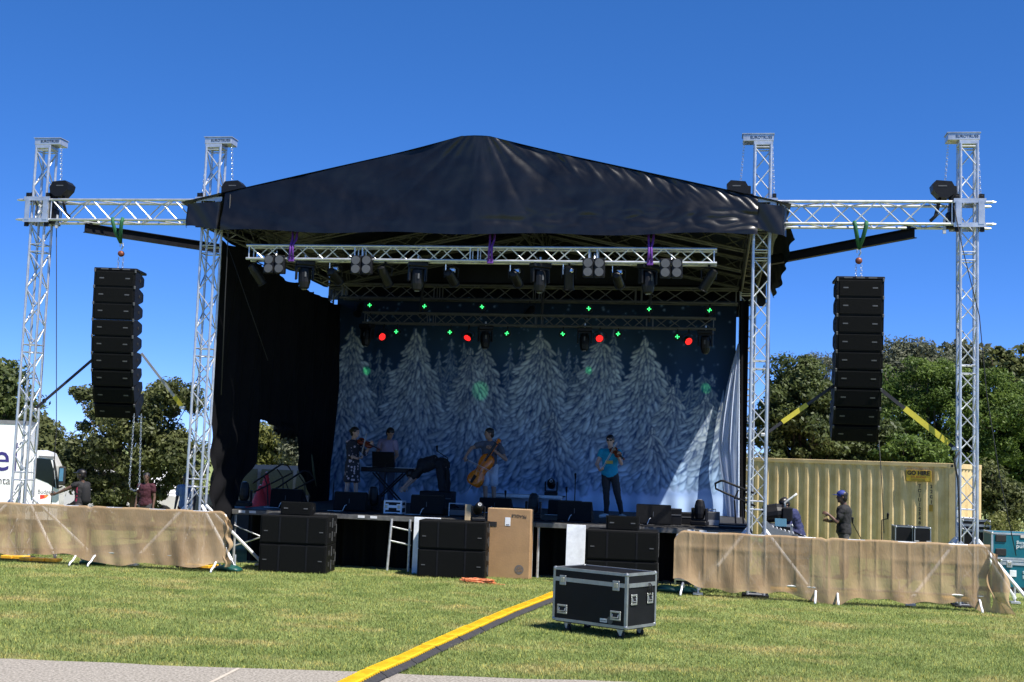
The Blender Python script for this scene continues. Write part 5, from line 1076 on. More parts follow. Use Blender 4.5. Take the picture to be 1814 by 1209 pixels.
def bush(name, label, px_blobs, Y, n, leaf, lm, seed, depth=1.0, **kw):
    """px_blobs: (x, y, half-width, half-height) in photo pixels on the plane where the bush stands"""
    s = sc(Y); c0 = py(px_blobs[0][0], 900, Y); bl = []
    gz = ground_z(c0.x, Y)
    for (x, y, hw, hh) in px_blobs: q = py(x, y, Y); bl.append((q.x-c0.x, random.uniform(-.3, .3)*depth, q.z-gz, hw/s, max(.5, depth*hw/s*.8), hh/s))
    return tree(name, label, (c0.x, Y, gz), bl, n, leaf, lm, seed, **kw)
G1, G2 = 'trees behind the truck', 'trees behind the container'
bush('leafy_tree', 'large dark leafy tree behind the man in the crimson vest', [(235, 790, 75, 90), (160, 800, 45, 85), (300, 780, 50, 110), (320, 800, 30, 40), (215, 870, 80, 50), (285, 700, 40, 40), (200, 720, 45, 45), (150, 710, 25, 30), (125, 820, 30, 60), (330, 710, 25, 40)], 12.5, 40000, .066, LF_O, 11, clump=.34, nclump=190, grp=G1)
bush('tall_tree', 'tall dark tree rising above the truck box', [(5, 690, 30, 55), (-50, 680, 60, 70), (20, 730, 30, 40), (-20, 800, 60, 60)], 24, 12000, .12, LF_D, 12, clump=.6, nclump=90, trunk=.25, grp=G1)
bush('round_tree', 'olive green tree behind the truck cab', [(80, 785, 34, 42), (60, 760, 25, 34), (95, 830, 40, 50)], 20, 11000, .10, LF_O, 13, clump=.45, nclump=90, grp=G1)
bush('broad_shrub', 'pale green shrub seen through the drape opening', [(470, 790, 50, 40), (430, 820, 40, 40), (530, 800, 30, 50), (500, 850, 70, 40)], 20, 16000, .085, LF_Y, 14, clump=.45, nclump=110, grp=G1)
bush('grey_shrub', 'grey flecked shrub behind the drape opening', [(520, 770, 30, 45), (560, 800, 30, 60)], 17, 9000, .07, LF_P, 15, clump=.35, nclump=70, grp=G1)
bush('broadleaf_bush', 'dark glossy bush rising behind the container beside the open end tower', [(1400, 730, 60, 75), (1440, 690, 50, 55), (1470, 740, 50, 70), (1380, 770, 45, 60), (1520, 740, 50, 70), (1430, 790, 90, 50), (1405, 665, 30, 30), (1540, 790, 60, 50)], 15, 42000, .068, LF_D, 21, clump=.36, nclump=210, grp=G2)
bush('dry_shrub', 'pale dry twiggy shrub above the dark bush', [(1452, 650, 26, 26), (1425, 670, 30, 24), (1475, 665, 22, 30)], 16.5, 4200, .055, LF_P, 22, aspect=.2, clump=.30, nclump=60, grp=G2)
bush('grey_green_tree', 'grey green bushy tree between the array and the tower', [(1610, 640, 48, 40), (1580, 680, 40, 55), (1640, 680, 50, 45), (1660, 645, 22, 22)], 24, 24000, .08, LF_P, 23, clump=.5, nclump=130, aspect=.4, grp=G2)
bush('wattle_tree', 'broad bright green wattle with layered foliage', [(1640, 690, 70, 45), (1600, 740, 55, 45), (1680, 745, 60, 45), (1735, 700, 50, 45), (1620, 790, 60, 40), (1700, 800, 60, 50), (1770, 760, 55, 60), (1650, 660, 45, 22), (1575, 800, 40, 40)], 20, 62000, .06, LF_G, 24, clump=.34, nclump=300, trunk=.2, aspect=.35, grp=G2)
bush('sparse_gum', 'thin sparse gum tree beside the tower top', [(1692, 625, 22, 22), (1730, 632, 24, 20), (1705, 660, 30, 25)], 30, 2600, .12, LF_P, 25, clump=.40, nclump=34, grp=G2)
bush('open_gum', 'open-crowned gum tree showing sky through its branches', [(1765, 640, 26, 18), (1800, 650, 30, 24), (1780, 675, 35, 22), (1840, 645, 35, 30), (1750, 665, 18, 22)], 30, 3300, .12, LF_O, 26, clump=.36, nclump=52, grp=G2)
bush('hill_scrub', 'dark green scrub below the gum trees', [(1790, 750, 50, 60), (1850, 760, 70, 80), (1800, 820, 60, 55), (1760, 830, 45, 55), (1770, 715, 40, 30)], 21, 34000, .07, LF_G, 27, clump=.40, nclump=190, grp=G2)
bush('low_shrub', 'low green shrub beside the container end', [(1770, 880, 35, 32), (1800, 895, 35, 28), (1750, 860, 20, 40)], 15, 9000, .06, LF_O, 28, clump=.28, nclump=90, grp=G2)
bush('small_plant', 'small pale leafy plant behind the teal cases', [(1768, 925, 16, 16), (1785, 935, 14, 10)], 6.5, 900, .035, LF_Y, 29, clump=.14, nclump=18, trunk=.02, cat='plant')
bush('green_bush', 'rounded bright bush just above the container roof', [(1590, 800, 40, 26), (1635, 805, 30, 22)], 14, 8000, .06, LF_G, 30, clump=.26, nclump=70, grp=G2)
# distant belt of scrub that closes the view low behind everything
far = []
for k in range(46): far.append((-60+k*3.0+random.uniform(-1, 1), random.uniform(-2, 2), random.uniform(.6, 1.6), random.uniform(1.8, 3), 1.6, random.uniform(1.2, 2.4)))
me, _c = crown_mesh('scrub_belt', far, 52000, .16, LF_O, 55, .5, .7, 500); o = put('scrub_belt', me, None, (5, 36, 0)); tag(o, 'far belt of low olive scrub closing the view behind the stage', 'scrub'); o['kind'] = 'stuff'

# ------------------------------------------------------------------ truck
TW = mat('truck_white', (.80, .80, .80), .3, 0, .03, 2, coat=.3); TG = mat('truck_grey_trim', (.16, .165, .175), .5); GLS = mat('dark_glass', (.006, .010, .008), .12, 0, .2, 3, spec=.25); NVT = mat('navy_print', (.035, .025, .16), .4); GRT = mat('grey_print', (.10, .10, .11), .5)
TY = 10.0; def_z = ground_z(-13, 10); cf = py(106, 850, TY).x; TRZ = R(24); TU = Vector((math.cos(TRZ), math.sin(TRZ), 0)); TN = Vector((math.sin(TRZ), -math.cos(TRZ), 0)); TP0 = Vector((cf, TY, 0))
def tpl(x_, y_):
    d = _ray(x_, y_); Q = CAM+d*((TP0-CAM).dot(TN)/d.dot(TN)); return ((Q-TP0).dot(TU), Q.z-def_z)
trk = thing('box_truck', (cf, TY, def_z), 'white rental box truck with dark cab window parked behind the barrier', 'truck', rz=TRZ)
# local x: 0 at the cab front, negative to the back; side facing the lawn at y=0
zr = tpl(90, 800)[1]; zbx = tpl(0, 745)[1]; xb = tpl(50, 800)[0]
cab = [(xb+.02, .35), (xb+.02, zr), (-.55, zr+.02), (-.30, zr-.06), (-.12, zr-.40), (-.02, .95), (0, .35)]
MB().prism([(x_, z_) for x_, z_ in cab][::-1], -2.0, 0, Matrix.Rotation(R(90), 4, 'X')).build('cab', TW, trk)
MXZ = Matrix(((1, 0, 0, 0), (0, 0, -1, 0), (0, 1, 0, 0), (0, 0, 0, 1)))
def side_poly(poly, name, m, parent, d=.012, y=-.004): return MB().prism(poly, 0, d, Matrix.Translation((0, y, 0)) @ MXZ).build(name, m, parent)
P = tpl
dr = side_poly([P(56, 895), P(56, 806), P(92, 808), P(99, 830), P(104, 862), P(104, 899)], 'cab_door', TW, trk, .012)
side_poly([P(60, 846), P(60, 811), P(90, 814), P(96, 836), P(99, 866), P(85, 856)], 'side_window', GLS, trk, .02)
side_poly([P(69, 810), P(69, 807), P(96, 809), P(98, 814)], 'rain_visor', TG, trk, .03)
side_poly([P(56, 882), P(56, 868), P(61, 868), P(61, 882)], 'door_handle', RUB, trk, .03)
side_poly([P(100, 866), P(97, 835), P(94, 815), P(97, 815), P(101, 836), P(105, 866)], 'window_pillar', RUB, trk, .022)
mr = MB().box((*[P(111, 843)[0], -.22], P(111, 843)[1]), (.18, .12, .50), ch=.03).build('wing_mirror', RUB, trk); MB().box((P(110, 843)[0], -.285, P(110, 841)[1]), (.10, .01, .34)).build('mirror_glass', mat('mirror_glass', (.10, .25, .36), .15, .4), mr); bar('mirror_arm', (P(104, 862)[0], -.02, P(104, 865)[1]), (P(111, 860)[0], -.2, P(111, 862)[1]), .02, RUB, trk)
text('Budget', .16, GRT, dr, Matrix.Translation((P(80, 873)[0], -.018, P(80, 872)[1])) @ FRONT, sx=.85)
side_poly([P(71, 885), P(71, 877), P(79, 877), P(79, 883)], 'logo_red', mat('logo_red', (.62, .05, .03), .4), dr, .012, -.006); side_poly([P(79, 884), P(79, 877), P(87, 877), P(83, 881)], 'logo_orange', mat('logo_orange', (.75, .25, .05), .4), dr, .012, -.006)
L_ = 5.0; bx1 = xb-.06
MB().box((bx1-L_/2, 1.05, (zbx+.75)/2+.0), (L_, 2.1, zbx-.75), ch=.01).build('cargo_box', TW, trk); MB().box((bx1-L_/2, 1.05, zbx-.04), (L_+.02, 2.13, .10)).build('box_trim', TG, trk); MB().box((bx1-L_/2, .03, .72), (L_, .06, .10)).build('box_sill', TG, trk)
text('el', 1.1, NVT, trk, Matrix.Translation((P(1, 817)[0]+.12, -.006, P(1, 812)[1])) @ FRONT, align='CENTER', sx=.9); text('rental', .30, GRT, trk, Matrix.Translation((P(4, 852)[0]-.05, -.006, P(4, 852)[1])) @ FRONT, sx=.9)
MB().box((-3.2, 1.05, .55), (5.6, .9, .22)).build('chassis', RUB, trk)
for xw in (-.75, -4.4):
    for yw in (.12, 1.98):
        wh = thing_part('wheel', trk, Matrix.Translation((xw, yw, .38))); Mw = Matrix.Rotation(R(90), 4, 'X'); MB().lathe([(.2, -.11), (.36, -.11), (.38, -.08), (.38, .08), (.36, .11), (.2, .11)], 22, Mw).build('tyre', RUB, wh, smooth=True); MB().lathe([(.001, .09), (.10, .10), (.2, .07), (.21, .11), (.21, -.1), (.001, -.1)], 18, Mw).build('rim', STEEL, wh)
side_poly([P(52, 905), P(53, 893), P(66, 892), P(75, 897), P(77, 905)], 'wheel_arch', RUB, trk, .012)

# ------------------------------------------------------------------ cars seen through gaps
def car(name, label, loc, rz, m, L=4.6, Hh=1.75, glass=GLS):
    o = thing(name, loc, label, 'car', None, rz); Wd = 1.8
    lower = [(-L/2, .35), (-L/2, .85), (-L/2+.1, 1.0), (L*.22, 1.02), (L/2-.15, .90), (L/2, .75), (L/2, .35)]
    upper = [(-L/2+.12, 1.0), (-L/2+.35, Hh-.08), (-L/2+.6, Hh), (L*.05, Hh), (L*.16, Hh-.05), (L*.30, 1.0)]
    MB().prism(lower[::-1], 0, Wd, Matrix.Translation((0, Wd/2, 0)) @ MXZ @ Matrix.Scale(1, 4)).build('body', m, o)
    MB().prism(upper[::-1], .08, Wd-.08, Matrix.Translation((0, Wd/2, 0)) @ MXZ).build('cabin', m, o)
    for s in (-1, 1):
        for a, b in ((-L*.40, -L*.20), (-L*.18, L*.02), (L*.04, L*.2)):
            tb = -.06 if b > L*.1 else 0; MB().prism([(a, 1.06), (b+.02-tb, 1.06), (b-.02+tb*2.2, Hh-.12), (a+.08 if a < -L*.3 else a, Hh-.12)], 0, .012, Matrix.Translation((0, s*(Wd/2-.075)+(.006), 0)) @ MXZ).build('side_window', glass, o)
        MB().box((L/2-.02, s*.62, .72), (.06, .36, .14), ch=.02).build('headlight', LENS, o); MB().box((L*.14, s*(Wd/2+.06), 1.06), (.12, .14, .12), ch=.02).build('wing_mirror', m, o)
        for xw in (-L*.32, L*.32):
            wh = thing_part('wheel', o, Matrix.Translation((xw, s*(Wd/2-.1), .34))); Mw = Matrix.Rotation(R(90), 4, 'X'); MB().lathe([(.2, -.1), (.32, -.1), (.34, -.07), (.34, .07), (.32, .1), (.2, .1)], 20, Mw).build('tyre', RUB, wh, smooth=True); MB().lathe([(.001, .09), (.08, .1), (.2, .07), (.21, .1), (.21, -.1), (.08, -.1), (.001, -.09)], 10, Mw).build('rim', ALU, wh)
    return o
q = py(300, 900, 15.5); car('parked_car', 'white car half hidden by the large leafy tree', (q.x-1.2, 15.5, ground_z(q.x, 15.5)), R(0), TW, 4.4, 1.7)
q = py(500, 890, 13.5); car('parked_car', 'dark blue vehicle behind the drape opening', (q.x-.3, 13.5, -.1), R(180), mat('navy_car_paint', (.006, .009, .022), .3, .0, .1, 3, coat=.6), 4.8, 1.85)
WALLC = mat('cream_render', (.60, .47, .27), .85, 0, .08, 2); q = py(140, 850, 26); o = thing('cream_wall', (q.x, 26, 0), 'cream rendered wall glimpsed behind the leafy tree', 'wall'); MB().box((.2, 0, .5), (1.7, .4, 2.6)).build('wall_face', WALLC, o); MB().box((.2, 0, 1.83), (1.8, .5, .08)).build('wall_coping', WALLC, o)
# ------------------------------------------------------------------ crowd barriers and burlap
def barrier(a, b, label, feet=True):
    a, b = Vector(a), Vector(b); d = b-a; Ln = d.length; o = thing('crowd_barrier', a, label, 'barrier', 'crowd barriers', math.atan2(d.y, d.x)); h, r = 1.04, .018
    c = .14; P_ = [(.03, 0, .16), (.03, 0, h-c), (.05, 0, h-.05), (.03+c, 0, h), (Ln-.03-c, 0, h), (Ln-.05, 0, h-.05), (Ln-.03, 0, h-c), (Ln-.03, 0, .16)]
    MB().path(P_, r, 8).build('top_frame', STEEL, o, smooth=True); bar('bottom_rail', (.03, 0, .25), (Ln-.03, 0, .25), r, STEEL, o)
    n = int(Ln/.25)
    for i in range(1, n): bar('upright', (Ln*i/n, 0, .25), (Ln*i/n, 0, h-.01), .007, STEEL, o)
    if feet:
        for x in (.16, Ln-.16): MB().path([(x, -.30, .02), (x, -.26, .07), (x, -.17, .10), (x, -.08, .17), (x, 0, .20), (x, .08, .17), (x, .17, .10), (x, .26, .07), (x, .30, .02)], .018, 7).build('foot', WHITE, o, smooth=True)
L0, Lm, Le = Vector((-4.12, -.62, 0)), Vector((-6.68, -.70, 0)), Vector((-9.25, -.78, 0)); R0, Rm, Re = Vector((3.64, -.38, 0)), Vector((6.10, -.64, 0)), Vector((8.62, -.72, 0))
barrier(Lm, L0, 'steel crowd barrier under burlap nearest the stage, truck side'); barrier(Le, Lm+Vector((-.02, 0, 0)), 'steel crowd barrier under burlap before the truck'); barrier(R0, Rm, 'steel crowd barrier under burlap nearest the stage, container side'); barrier(Rm+Vector((.02, 0, 0)), Re, 'steel crowd barrier under burlap farthest from the stage, container side')
def burlap_mat():
    m = bpy.data.materials.new('burlap'); m.use_nodes = True; t = m.node_tree; b = t.nodes['Principled BSDF']; Lk = t.links.new; tc = t.nodes.new('ShaderNodeTexCoord')
    def nz(s, sc_=(1, 1, 1), d=3):
        mp = t.nodes.new('ShaderNodeMapping'); mp.inputs['Scale'].default_value = sc_; Lk(tc.outputs['Object'], mp.inputs[0]); n = t.nodes.new('ShaderNodeTexNoise'); n.inputs['Scale'].default_value = s; n.inputs['Detail'].default_value = d; Lk(mp.outputs[0], n.inputs[0]); return n.outputs['Fac']
    r_ = t.nodes.new('ShaderNodeValToRGB'); r_.color_ramp.elements[0].position = .3; r_.color_ramp.elements[1].position = .7; r_.color_ramp.elements[0].color = (.36, .245, .14, 1); r_.color_ramp.elements[1].color = (.50, .36, .215, 1); Lk(nz(2.2), r_.inputs[0]); Lk(r_.outputs[0], b.inputs['Base Color']); b.inputs['Roughness'].default_value = .95; b.inputs['Specular IOR Level'].default_value = .1
    bp_ = t.nodes.new('ShaderNodeBump'); bp_.inputs['Strength'].default_value = .35; bp_.inputs['Distance'].default_value = .02; Lk(nz(60, (1, 1, .25)), bp_.inputs['Height']); Lk(bp_.outputs[0], b.inputs['Normal'])
    tl_ = t.nodes.new('ShaderNodeBsdfTranslucent'); Lk(r_.outputs[0], tl_.inputs[0]); m1 = t.nodes.new('ShaderNodeMixShader'); m1.inputs[0].default_value = .25; Lk(b.outputs[0], m1.inputs[1]); Lk(tl_.outputs[0], m1.inputs[2])
    tp = t.nodes.new('ShaderNodeBsdfTransparent'); m2 = t.nodes.new('ShaderNodeMixShader'); mr = t.nodes.new('ShaderNodeMapRange'); mr.inputs['From Min'].default_value = .3; mr.inputs['From Max'].default_value = .7; mr.inputs['To Min'].default_value = .08; mr.inputs['To Max'].default_value = .20; Lk(nz(3.1, (1, 1, .5)), mr.inputs[0]); Lk(mr.outputs[0], m2.inputs[0]); Lk(m1.outputs[0], m2.inputs[1]); Lk(tp.outputs[0], m2.inputs[2]); Lk(m2.outputs[0], t.nodes['Material Output'].inputs['Surface']); return m
BUR = burlap_mat()
def burlap(pts, label, hem, corner0, corner1, seed, bars=False):
    """pts: foot points of the run; hem(s) gives the lower edge height along the run (0..1)"""
    segs = [(pts[i], pts[i+1]) for i in range(len(pts)-1)]; Ls = [(b-a).length for a, b in segs]; T = sum(Ls); r = random.Random(seed); ph = [r.uniform(0, 6) for _ in range(6)]
    def P(s):
        d = s*T
        for (a, b), l in zip(segs, Ls):
            if d <= l+1e-6: return a.lerp(b, d/l)
            d -= l
        return segs[-1][1]
    def f(u, v):
        p = P(u); top_ = 1.045; e0 = u*T; e1 = (1-u)*T
        if corner0 and e0 < .16: top_ -= (.16-e0)**2/.16*.9
        if corner1 and e1 < .16: top_ -= (.16-e1)**2/.16*.9
        top_ += .006*math.sin(u*40)
        mid = min(abs(u*T-sum(Ls[:k])) for k in range(1, len(Ls))) if len(Ls) > 1 else 9
        top_ -= .03*math.exp(-(mid/.05)**2)
        if v > .96: return Vector((p.x, p.y-.028+.05*(v-.96)/.04, top_+.014))
        vv = v/.96; z = hem(u)+(top_-hem(u))*vv; sag = (1-vv)
        y = -.028-.012*math.sin(u*T*7+ph[0])*sag-.03*math.sin(u*T*2.3+ph[1])*sag*sag-.015*math.sin(u*T*17+z*5+ph[2])*sag-.04*sag**4*(1+math.sin(u*T*5+ph[3]))-.008*math.exp(-((z-.80+.06*u)/.05)**2)*(.6+.4*math.sin(u*9))
        if bars: y -= .012*math.exp(-(((u*T+.125) % .25-.125)/.018)**2)*min(1, vv*3)
        return Vector((p.x, p.y+y, z))
    o = MB().sheet(f, int(T*60), 44).build('burlap_cover', BUR, smooth=True); tag(o, label, 'burlap', 'burlap covers over the barriers'); return o
bl1 = burlap([Le, Lm, L0], 'brown burlap stretched over the crowd barriers before the truck', lambda u: .17-.10*smooth01(.42, .60, u)*smooth01(1.0, .8, u)+.03*math.sin(u*19)+.015*math.sin(u*47)+.04*smooth01(.1, 0, u), False, True, 3)
bl2 = burlap([R0, Rm, Re], 'brown burlap stretched over the crowd barriers before the container', lambda u: .13+.14*smooth01(.12, 0, u)-.02*u-.16*math.exp(-((u-.5)/.06)**2)-.12*smooth01(.93, 1, u)+.015*math.sin(u*23)+.02*math.sin(u*57), True, False, 4, True)
# loose ends of the burlap
def loose(u, v): z = .98*v+.01*(1-v); k = 1-v; return Vector((8.60+.05*u+u*(.10+.20*k)+.05*math.sin(v*9+u*3), -.76-.10*u*k-.06*math.sin(u*8+v*4)-.08*u, z*(1-.06*u)))
o = MB().sheet(loose, 20, 30).build('burlap_end', BUR, smooth=True); tag(o, 'torn loose burlap end hanging off the barrier by the teal cases', 'burlap')
def loose2(u, v): z = .82*v+.10; k = 1-v; return Vector((-4.14+.10*u+.03*math.sin(v*17), -.64-.05*math.sin(u*6+v*9), z))
o = MB().sheet(loose2, 10, 30).build('burlap_end', BUR, smooth=True); tag(o, 'frayed burlap end at the barrier corner beside the subwoofers', 'burlap')
# ------------------------------------------------------------------ small things at the feet of the towers
YPL = mat('yellow_plastic', (.68, .36, .02), .5, 0, .1, 10); DKG = mat('dark_green_vinyl', (.004, .055, .045), .4, 0, .25, 5, .2, 12)
def pad(x, y, Y, lab, n=2):
    q = pz(x, y, .02); o = thing('jack_pad', (q.x, q.y, 0), lab, 'jack pad', 'yellow jack pads')
    for i in range(n): MB().box((i*.24-.1, .02*i, .05+.0*i), (.22, .22, .06), ch=.01).build('pad_block', YPL, o)
    MB().box((.02, 0, .012), (.52, .26, .022)).build('pad_base', RUB, o)
pad(25, 990, 0, 'yellow jack pad under burlap nearest the truck'); pad(58, 994, 0, 'yellow jack pad beside the truck side barrier foot', 3); pad(350, 1006, 0, 'yellow jack pad beside the dark green bag'); pad(385, 1007, 0, 'pair of yellow blocks next to the green bag')
pad(1385, 1047, 0, 'yellow jack pad behind burlap at the open end tower'); pad(1690, 1064, 0, 'yellow jack pad behind burlap beside the container side tower')
def bag(x, y, lab, L=.55, rz=0):
    q = pz(x, y, 0); o = thing('water_bag', (q.x, q.y, 0), lab, 'ballast bag', 'dark green ballast bags', rz)
    m_ = MB(); rings = []
    for k in range(11):
        t = k/10; rr = .13*math.sin(math.pi*(.12+.76*t))**.6; rings.append([Vector((-L/2+L*t, 1.25*rr*math.cos(a)+.02*math.sin(5*t), max(0.004, rr*(.85+.8*math.sin(a))*.62))) for a in [2*math.pi*j/14 for j in range(14)]])
    m_.loft(rings).build('bag_body', DKG, o, smooth=True); MB().path([(-.08, 0, .13), (-.05, 0, .19), (.05, 0, .19), (.08, 0, .13)], .012, 6).build('handle', RUB, o)
bag(405, 1013, 'dark green ballast bag beside the truck side barrier corner', .5, R(-12)); bag(1180, 1050, 'dark green ballast bag behind the barrier corner beside the road case', .4, R(-5)); bag(1212, 1052, 'teal green ballast bag lying under the burlap corner', .5, R(-10)); bag(165, 1001, 'black-green ballast bag under the burlap before the truck', .45, R(4))
q = py(1335, 946, .4); o = MB().cap(Vector((-.12, 0, 0)), .05, Vector((.14, 0, -.05)), .07).build('green_cloth', mat('green_cloth', (.01, .22, .10), .7), smooth=True); o.location = (q.x, .35, .93); tag(o, 'bright green cloth bundled at the foot of the open end tower', 'cloth')
# ------------------------------------------------------------------ desk and cases on the container side
MX = Matrix(((0, 0, 1, 0), (1, 0, 0, 0), (0, 1, 0, 0), (0, 0, 0, 1)))
q0 = py(1353, 950, 2.6); q1 = py(1435, 950, 2.6); qx = (q0.x+q1.x)/2
flightcase('desk_case', 'long black flight case under the tilted mixing desk', (qx, 2.8, .52), (q1.x-q0.x, .7, .26), R(0), CASEB, 'cases under the desk', True, .4)
flightcase('desk_case', 'black flight case at the bottom below the mixing desk', (qx, 2.8, 0), (q1.x-q0.x-.05, .7, .51), R(0), CASEB, 'cases under the desk', True, .35)
o = thing('mixing_desk', (q0.x+.02, 2.55, .80), 'grey mixing desk tilted on its flight case before the crew person in navy', 'mixing desk'); w_ = q1.x-q0.x
side = [(-.02, .30), (.06, .34), (.10, .26), (w_*.95, .04), (w_, 0), (w_-.02, -.05), (.06, .0)]
for yy in (0, .5): MB().prism(side, -.02, .02, Matrix.Translation((0, yy, 0)) @ MXZ).build('side_cheek', mat('slate_panel', (.16, .18, .20), .45), o)
MB().add([(.08, .02, .265), (w_*.95, .02, .035), (w_*.95, .48, .035), (.08, .48, .265)], [(0, 1, 2, 3)]).build('control_surface', GREYMK, o)
kn = MB()
for i in range(9):
    for j in range(5): x_ = .15+i*(w_*.8)/9; kn.tube((x_, .06+j*.09, .265-(x_-.08)*.265), (x_, .06+j*.09, .285-(x_-.08)*.265), .012, n=6)
kk = kn.build('fader_caps', WHITE, o); kk['kind'] = 'stuff'; MB().box((.30, .30, .33), (.22, .02, .16), M=Matrix.Rotation(R(-18), 3, 'X'), ch=.006).build('screen', mat('desk_screen', (.06, .14, .2), .2), o)
MB().path([(w_*.62, -.03, .18), (w_*.9, -.05, .08), (w_*1.0, -.05, -.05), (w_*.96, -.05, -.13), (w_*.85, -.05, -.12)], .016, 6).build('guard_rail', BLKMET, o, smooth=True)
qa, qb = py(1352, 870, 3.4), py(1405, 905, 3.4)
flightcase('upright_case', 'black flight case with bright top edge behind the mixing desk', ((qa.x+qb.x)/2, 3.6, .62), (qb.x-qa.x, .5, .46), 0, CASEB, 'cases behind the desk', False, 0, CTRIM, .05); flightcase('upright_case', 'black flight case at ground level behind the mixing desk', ((qa.x+qb.x)/2, 3.6, 0), (qb.x-qa.x, .5, .61), 0, CASEB, 'cases behind the desk', False, 0)
o = thing('work_light', ((qa.x+qb.x)/2-.02, 3.55, 1.08), 'bulky black spotlight with pale handle on the case behind the desk', 'spotlight')
MB().lathe([(.10, -.2), (.17, -.16), (.18, .1), (.14, .2), (.05, .22)], 14, Matrix.Translation((-.08, 0, .20)) @ Matrix.Rotation(R(80), 4, 'Y')).build('housing', BLKPL, o); MB().box((.20, -.05, .2), (.20, .25, .26), ch=.02).build('control_box', BLKPL, o); MB().path([(.16, -.12, .28), (.15, -.12, .42), (.22, -.12, .47), (.32, -.12, .55), (.38, -.12, .60)], .022, 6).build('handle', mat('pale_handle', (.55, .56, .54), .5), o, smooth=True)
micstand(1535, 945, 5.6, .55, 'with long boom before the container', 0, (-.30, -.1, 1.08)); micstand(1562, 945, 6.0, 1.15, 'upright before the container', 0, (.12, 0, 1.18))
for i, (x0, x1, yt, Y, lab) in enumerate(((1586, 1618, 932, 5.0, 'long side, before the container'), (1620, 1650, 934, 4.9, 'with shiny latch, before the container'))):
    a, b = py(x0, yt, Y), py(x1, yt, Y); flightcase('black_case', 'black flight case '+lab, ((a.x+b.x)/2, Y+.3, 0), (b.x-a.x, .55, a.z), 0, CASEB, 'black cases before the container', i == 1, .3, CTRIM, .02)
a, b = py(1706, 922, 6.4), py(1757, 922, 6.4); zt = py(1730, 922, 6.4).z
flightcase('black_case', 'flat black flight case lying on top beside the container end', ((a.x+b.x)/2, 6.7, zt-.22), (b.x-a.x, .6, .22), R(-4), CASEB, 'black cases before the container', False, .5, CTRIM, .025); flightcase('black_case', 'tall black flight case beside the container end', ((a.x+b.x)/2-.02, 6.7, 0), (b.x-a.x-.1, .55, zt-.225), R(-4), CASEB, 'black cases before the container', False, 0, CTRIM, .022)
# teal cases with lettering
TYc = 3.1; a = py(1757, 943, TYc); m1 = py(1757, 990, TYc); c = py(1773, 1040, TYc); cw_ = 1.15
zt, zm = a.z, m1.z; WL = mat('white_lettering', (.75, .78, .8), .5)
t1 = flightcase('teal_case', 'teal flight case turned upside down on top of another', (a.x+cw_/2, TYc+.4, zm), (cw_, .8, zt-zm), R(-1), TEALC, 'teal flight cases', False, 0, ALU, .035)
hh = zt-zm
for sx in (-1, 1):
    for sz in (.26, .78): MB().box((sx*(cw_/2-.17), -.402, hh*sz), (.19, .02, .13), ch=.02).build('handle_dish', RUB, t1)
MB().box((0, -.402, hh*.88), (.11, .01, .05)).build('paper_tag', mat('paper_tag', (.55, .50, .45), .7), t1)
UPSD = Matrix.Rotation(R(180), 4, 'Y') @ FRONT
text('sound', .11, WL, t1, Matrix.Translation((0, -.404, hh*.48)) @ UPSD); text('lighting', .09, WL, t1, Matrix.Translation((0, -.404, hh*.62)) @ UPSD)
t2 = flightcase('teal_case', 'teal flight case standing on the grass under another', (c.x+cw_/2, TYc+.4, 0), (cw_, .8, zm-.005), R(-1), TEALC, 'teal flight cases', True, .12, ALU, .035)
text('sound', .10, WL, t2, Matrix.Translation((-.06, -.404, .40)) @ FRONT); text('lighting', .10, WL, t2, Matrix.Translation((-.04, -.404, .30)) @ FRONT); MB().box((-.35, -.402, .36), (.12, .008, .12), ch=.02).build('logo_mark', WL, t2); MB().box((0, -.40, .06), (cw_-.1, .012, .10)).build('kick_panel', RUB, t2)
# traffic cones on the far side of the deck
CONE = mat('red_cone', (.65, .03, .03), .5, 0, .1, 6); CREF = mat('cone_band', (.75, .62, .60), .4)
for i, (x, Y, hgt, lab) in enumerate(((470, 4.4, .75, 'taller, with pale tip'), (460, 4.1, .48, 'shorter, in front'))):
    q = py(x, 890, Y); o = thing('traffic_cone', (q.x, Y, DZ-.1), 'red traffic cone seen past the stair rails, '+lab, 'traffic cone', 'red traffic cones')
    MB().lathe([(.20, .03), (.19, .06), (.03, hgt), (.02, hgt)], 18).build('cone', CONE, o, smooth=True); MB().lathe([(.135, hgt*.32), (.10, hgt*.52)], 18).build('reflective_band', CREF, o); MB().box((0, 0, .015), (.46, .46, .03), ch=.01).build('cone_base', CONE, o); MB().lathe([(.034, hgt*.9), (.022, hgt+.01), (.001, hgt+.02)], 12).build('tip', CREF, o)
o = MB().box((0, 0, .35), (1.2, 1.0, .70)).build('stair_platform', PLY); o.location = (-5.5, 4.3, .22); tag(o, 'black stair landing beside the stage under the red cones', 'platform')
# hanging cables
def cable(pts, r, lab, m=RUB): o = MB().path(pts, r, 5).build('hanging_cable', m, smooth=True); tag(o, lab, 'cable', 'thin hanging cables'); return o
cable([py(100, y, -.1) for y in (395, 480, 600, 720, 760)]+[py(96, 820, -.1), py(90, 900, -.1)], .008, 'thin black cable hanging beside the tower by the truck')
cable([py(1690, 365, -.25), py(1705, 440, -.25), py(1735, 560, -.25), py(1748, 700, -.25), py(1772, 850, -.25), py(1800, 985, -.25)], .008, 'thin black cable falling past the tower beside the container')
cable([py(1362, y, .3) for y in (520, 600, 700)]+[py(1359, 800, .3), py(1357, 900, .3)], .016, 'thick black cable down the open end tower')
cable([py(1557, 780, .3), py(1562, 850, .3), py(1566, 945, .3)], .007, 'thin black cable below the array before the container')
cable([py(408, 345, -.4), py(404, 420, -.35), py(399, 520, -.25), py(392, 700, -.2)], .010, 'thin black cable beside the drape end tower')
cable([py(405, 440, .2), py(440, 540, .6), py(475, 640, 1.0)], .007, 'thin black cable slanting across the side drape')
